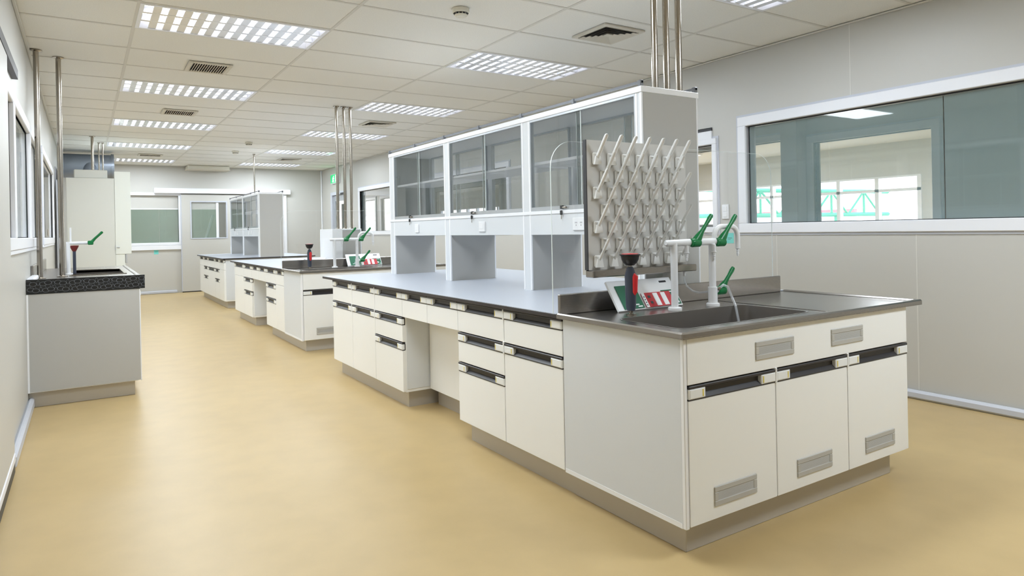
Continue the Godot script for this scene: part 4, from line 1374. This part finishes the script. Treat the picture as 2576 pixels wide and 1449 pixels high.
func left_side() -> void:
	var zn := -5.68
	var zf := -8.2
	var xr := 0.343
	var o := thing("base_cabinet", Vector3(0, 0, (zn + zf) / 2), "grey sided wall bench cabinet at the left under the patterned edging", "cabinet", "white laboratory base cabinets")
	bx(o, "body", M.cabinet, XL + 0.001, xr - 0.02, YB, 0.55, zf, zn - 0.004)
	bx(o, "rear_wall", M.cabinet, XL + 0.001, XL + 0.02, 0.55, 0.785, zf, zn - 0.004)
	bx(o, "front_wall", M.cabinet, xr - 0.04, xr - 0.02, 0.55, 0.785, zf, zn - 0.004)
	bx(o, "end_wall", M.cabinet, XL + 0.02, xr - 0.04, 0.55, 0.785, zf, zf + 0.02)
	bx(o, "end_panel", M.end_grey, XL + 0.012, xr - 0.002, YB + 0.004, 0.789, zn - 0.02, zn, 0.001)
	bx(o, "edge_strip", M.edge_white, XL + 0.001, XL + 0.012, YB, 0.789, zn - 0.02, zn + 0.001)
	bx(o, "edge_strip", M.edge_white, xr - 0.006, xr, YB, 0.789, zn - 0.02, zn + 0.001)
	bx(o, "plinth", M.plinth, XL + 0.001, 0.30, 0.0, YB, zf, -5.73, 0.002)
	var F := Transform3D(Basis(Vector3(0, 0, -1), Vector3(0, 1, 0), Vector3(1, 0, 0)), Vector3(xr - 0.02, 0, 0))
	for k in 3:
		front(o, "door", F, 5.70 + k * 0.83, 5.70 + (k + 1) * 0.83, YB + 0.005, 0.785)
	# steel sink top
	var s := thing("steel_sink", Vector3(0, 0.79, (zn + zf) / 2), "stainless steel sink top on the left wall bench", "sink", "stainless steel sink tops")
	var b := mb(s)
	var bowl := [-0.09, 0.275, -7.45, -6.45]
	b.box(XL + 0.001, bowl[0], 0.845, 0.868, zf, zn - 0.022)
	b.box(bowl[1], 0.365, 0.845, 0.868, zf, zn - 0.022)
	b.box(bowl[0], bowl[1], 0.845, 0.868, bowl[3], zn - 0.022)
	b.box(bowl[0], bowl[1], 0.845, 0.868, zf, bowl[2])
	b.box(0.34, 0.366, 0.79, 0.868, zf, zn - 0.022, 0.003)
	b.box(0.335, 0.366, 0.845, 0.876, zf, zn - 0.022, 0.004)
	put(b, "deck", M.steel, s)
	b = mb(s)
	b.box(bowl[0] - 0.004, bowl[0], 0.60, 0.866, bowl[2], bowl[3])
	b.box(bowl[1], bowl[1] + 0.004, 0.60, 0.866, bowl[2], bowl[3])
	b.box(bowl[0], bowl[1], 0.60, 0.866, bowl[2] - 0.004, bowl[2])
	b.box(bowl[0], bowl[1], 0.60, 0.866, bowl[3], bowl[3] + 0.004)
	b.box(bowl[0], bowl[1], 0.596, 0.60, bowl[2], bowl[3])
	put(b, "bowl", M.steel, s)
	b = mb(s)
	b.box(bowl[0] - 0.018, bowl[1] + 0.018, 0.868, 0.874, bowl[2] - 0.018, bowl[2], 0.002)
	b.box(bowl[0] - 0.018, bowl[1] + 0.018, 0.868, 0.874, bowl[3], bowl[3] + 0.018, 0.002)
	b.box(bowl[0] - 0.018, bowl[0], 0.868, 0.874, bowl[2], bowl[3], 0.002)
	b.box(bowl[1], bowl[1] + 0.018, 0.868, 0.874, bowl[2], bowl[3], 0.002)
	put(b, "rim", M.chrome, s)
	bx(s, "backsplash", M.steel, XL + 0.001, XL + 0.018, 0.868, 0.97, zf, zn - 0.5, 0.003)
	bx(s, "curb", M.white_trim, XL + 0.001, XL + 0.05, 0.868, 0.90, zn - 0.52, zn - 0.03, 0.008)
	# patterned edging board across the bench end
	var e := thing("edging_board", Vector3(0, 0.79, zn + 0.012), "black edging board with pale leaf net pattern on the left bench", "edging")
	bx(e, "core", M.black, -0.343, 0.373, 0.791, 0.89, zn - 0.02, zn + 0.004)
	var q := mb(e)
	q.quad(Vector3(-0.343, 0.793, zn + 0.0048), Vector3(0.373, 0.793, zn + 0.0048), Vector3(0.373, 0.888, zn + 0.0048), Vector3(-0.343, 0.888, zn + 0.0048), Vector3(0, 0, 1))
	put(q, "print", M.leaf_print, e)
	pipe(-0.288, -6.22, 0.868, 0.019, "chrome pipe on the left bench close to the window", "chrome service pipes")
	pipe(-0.152, -6.4, 0.868, 0.019, "chrome pipe on the left bench beside the faucet", "chrome service pipes")
	var t := thing("wall_bench_faucet", Vector3(-0.115, 0.868, -6.7), "white single lever faucet on the left bench", "faucet", "white laboratory faucets with green levers")
	put(mb(t).lathe(Vector3(-0.115, 0.868, -6.7), [[0.0, 0.0], [0.03, 0.0], [0.03, 0.01], [0.016, 0.014], [0.0, 0.014]]), "base_flange", M.white_plastic, t)
	put(mb(t).cyl(Vector3(-0.115, 0.875, -6.7), Vector3(-0.115, 1.14, -6.7), 0.0145, 14), "post", M.white_plastic, t)
	put(mb(t).tube([Vector3(-0.13, 1.13, -6.7), Vector3(0.03, 1.13, -6.7)], [0.0115, 0.0135], 14), "arm", M.white_plastic, t)
	put(mb(t).cyl(Vector3(-0.098, 1.13, -6.7), Vector3(-0.098, 1.26, -6.7), 0.007, 10), "swan_neck_stub", M.white_plastic, t)
	var lv := mb(t)
	lv.box(0.022, 0.064, 1.112, 1.148, -6.72, -6.68, 0.006)
	lv.tube([Vector3(0.05, 1.135, -6.7), Vector3(0.075, 1.165, -6.7), Vector3(0.11, 1.20, -6.7), Vector3(0.128, 1.218, -6.7), Vector3(0.132, 1.222, -6.7)], [0.014, 0.0105, 0.0105, 0.011, 0.004], 10)
	put(lv, "lever", M.green, t)
	eyewash_left(Vector3(-0.075, 0.868, -6.85))

	# fume hood further along the left wall
	var h := thing("fume_hood", Vector3(0.1, 0, -11.8), "tall beige fume hood standing by the left wall", "fume hood")
	bx(h, "base", M.hood_front, -0.17, 0.45, 0.0, 0.86, -12.56, -11.035, 0.004)
	bx(h, "worktop", M.steel, -0.17, 0.47, 0.86, 0.90, -12.56, -11.035, 0.003)
	bx(h, "side_panel", M.hood, -0.2, 0.367, 0.0, 2.0, -11.03, -10.995, 0.003)
	bx(h, "side_panel", M.hood, -0.2, 0.367, 0.0, 2.0, -12.6, -12.565, 0.003)
	bx(h, "rear_panel", M.hood, -0.2, -0.17, 0.90, 2.0, -12.565, -11.03)
	bx(h, "roof", M.hood, -0.17, 0.367, 1.97, 2.0, -12.565, -11.03)
	bx(h, "front_column", M.hood_front, 0.3675, 0.485, 0.0, 2.095, -11.033, -10.998, 0.004)
	bx(h, "front_column", M.hood_front, 0.367, 0.485, 0.90, 2.1, -12.6, -12.5, 0.004)
	bx(h, "front_fascia", M.hood_front, 0.369, 0.565, 0.93, 2.098, -11.045, -10.99, 0.003)
	bx(h, "head_box", M.hood_front, 0.486, 0.562, 1.45, 2.102, -12.602, -11.046, 0.004)
	bx(h, "sash_frame", M.alu, 0.49, 0.51, 0.80, 0.93, -12.55, -11.0, 0.003)
	bx(h, "top_duct_box", M.hood, -0.11, 0.288, 2.0, 2.12, -12.2, -11.05, 0.01)
	bx(h, "latch", M.alu, 0.365, 0.372, 0.99, 1.06, -10.995, -10.978, 0.002)
	bx(h, "latch", M.alu, 0.385, 0.42, 1.02, 1.035, -10.998, -10.978, 0.002)
	for k in 3:
		var p: Array = [[0.115, -11.2, 2.12, 0.018], [0.205, -11.9, 2.12, 0.010], [0.255, -11.9, 2.12, 0.010]][k]
		pipe(p[0], p[1], p[2], p[3], ["grey pole from fume hood top to ceiling", "thin pole behind the fume hood pole, left one", "thin pole behind the fume hood pole, right one"][k], "chrome service pipes")
	var d := thing("exhaust_duct", Vector3(0.0, 2.14, -13.2), "grey round exhaust duct under the ceiling behind the fume hood", "duct")
	put(mb(d).cyl(Vector3(XL + 0.01, 2.36, -13.2), Vector3(0.42, 2.36, -13.2), 0.2, 28), "pipe", M.duct, d)
	put(mb(d).cyl(Vector3(0.40, 2.36, -13.2), Vector3(0.44, 2.36, -13.2), 0.215, 28), "collar", M.duct, d)
	put(mb(d).cyl(Vector3(0.1, 2.0, -12.7), Vector3(0.1, 2.36, -13.1), 0.1, 18), "branch", M.duct, d)


func eyewash_left(at: Vector3) -> void:
	var o := thing("eyewash", at, "dark red eyewash half hidden behind the left bench faucet", "eyewash", "hand held eyewash units")
	put(mb(o).cyl(at, at + Vector3(0, 0.19, 0), 0.012, 12), "stem", M.slate, o)
	put(mb(o).lathe(at + Vector3(0, 0.19, 0), [[0.0, 0.0], [0.013, 0.0], [0.03, 0.035], [0.035, 0.05], [0.0, 0.052]], 18), "cup", M.red_frame, o)


func plate(called: String, at: Vector3, w: float, h: float, label: String, category: String, m: Material, depth := 0.008) -> Node3D:
	# small plate on the right wall
	var o := thing(called, at, label, category)
	bx(o, "plate", m, at.x - depth, at.x, at.y - h / 2, at.y + h / 2, at.z - w / 2, at.z + w / 2, minf(0.003, depth * 0.4))
	return o


func wall_things() -> void:
	var s := plate("wall_switch", Vector3(XR, 1.288, -3.855), 0.07, 0.125, "white double wall switch left of the right window", "wall switch", M.white_plastic, 0.012)
	for y in [1.262, 1.312]:
		bx(s, "rocker", M.white_plastic, XR - 0.016, XR - 0.011, y - 0.02, y + 0.02, -3.875, -3.835, 0.002)
	var n := plate("sticky_note", Vector3(XR, 1.062, -3.815), 0.075, 0.088, "turquoise note stuck below the wall switch", "sticky note", M.teal_note, 0.002)
	bx(n, "ink_line", M.ink, XR - 0.0026, XR - 0.002, 1.062, 1.066, -3.84, -3.795)
	bx(n, "ink_line", M.ink, XR - 0.0026, XR - 0.002, 1.05, 1.053, -3.84, -3.81)
	var b := thing("sticky_note", Vector3(1.225, 0.844, ZB), "turquoise note on the end wall under the window", "sticky note")
	bx(b, "sheet", M.teal_note, 1.185, 1.265, 0.805, 0.89, ZB, ZB + 0.002)
	bx(b, "ink_line", M.ink, 1.2, 1.25, 0.85, 0.855, ZB + 0.002, ZB + 0.0026)
	var x := thing("exit_sign", Vector3(XR, 2.24, -14.3), "lit green exit sign above the far glazed door", "exit sign")
	bx(x, "housing", M.white_trim, XR - 0.05, XR, 2.24, 2.45, -14.58, -14.06, 0.006)
	bx(x, "green_face", M.exit_glow, XR - 0.054, XR - 0.049, 2.255, 2.435, -14.565, -14.075)
	var r := mb(x)
	var fx := XR - 0.0545
	var zz := -14.36
	r.lathe(Vector3(fx, 2.395, zz + 0.02), [[0.0, -0.016], [0.016, 0.0], [0.0, 0.016]], 10)
	for g in [[[0.01, 2.375], [-0.02, 2.325], 0.016], [[-0.02, 2.325], [0.03, 2.295], 0.011], [[0.03, 2.295], [0.03, 2.265], 0.009], [[-0.02, 2.325], [-0.06, 2.275], 0.011], [[0.005, 2.365], [0.05, 2.345], 0.009], [[0.005, 2.365], [-0.05, 2.36], 0.009]]:
		r.tube([Vector3(fx, g[0][1], zz + g[0][0]), Vector3(fx, g[1][1], zz + g[1][0])], [g[2]], 6)
	put(r, "running_figure", M.exit_white, x)
	var dr := mb(x)
	dr.box(fx, fx + 0.002, 2.27, 2.42, -14.24, -14.12)
	put(dr, "door_symbol", M.exit_white, x)
	var l := OmniLight3D.new()
	l.name = "exit_sign_light"
	l.position = Vector3(XR - 0.12, 2.345, -14.32)
	l.light_color = Color(0.3, 1.0, 0.6)
	l.light_energy = 0.01
	l.light_size = 0.08
	l.omni_range = 8.0
	l.shadow_enabled = true
	add_child(l)
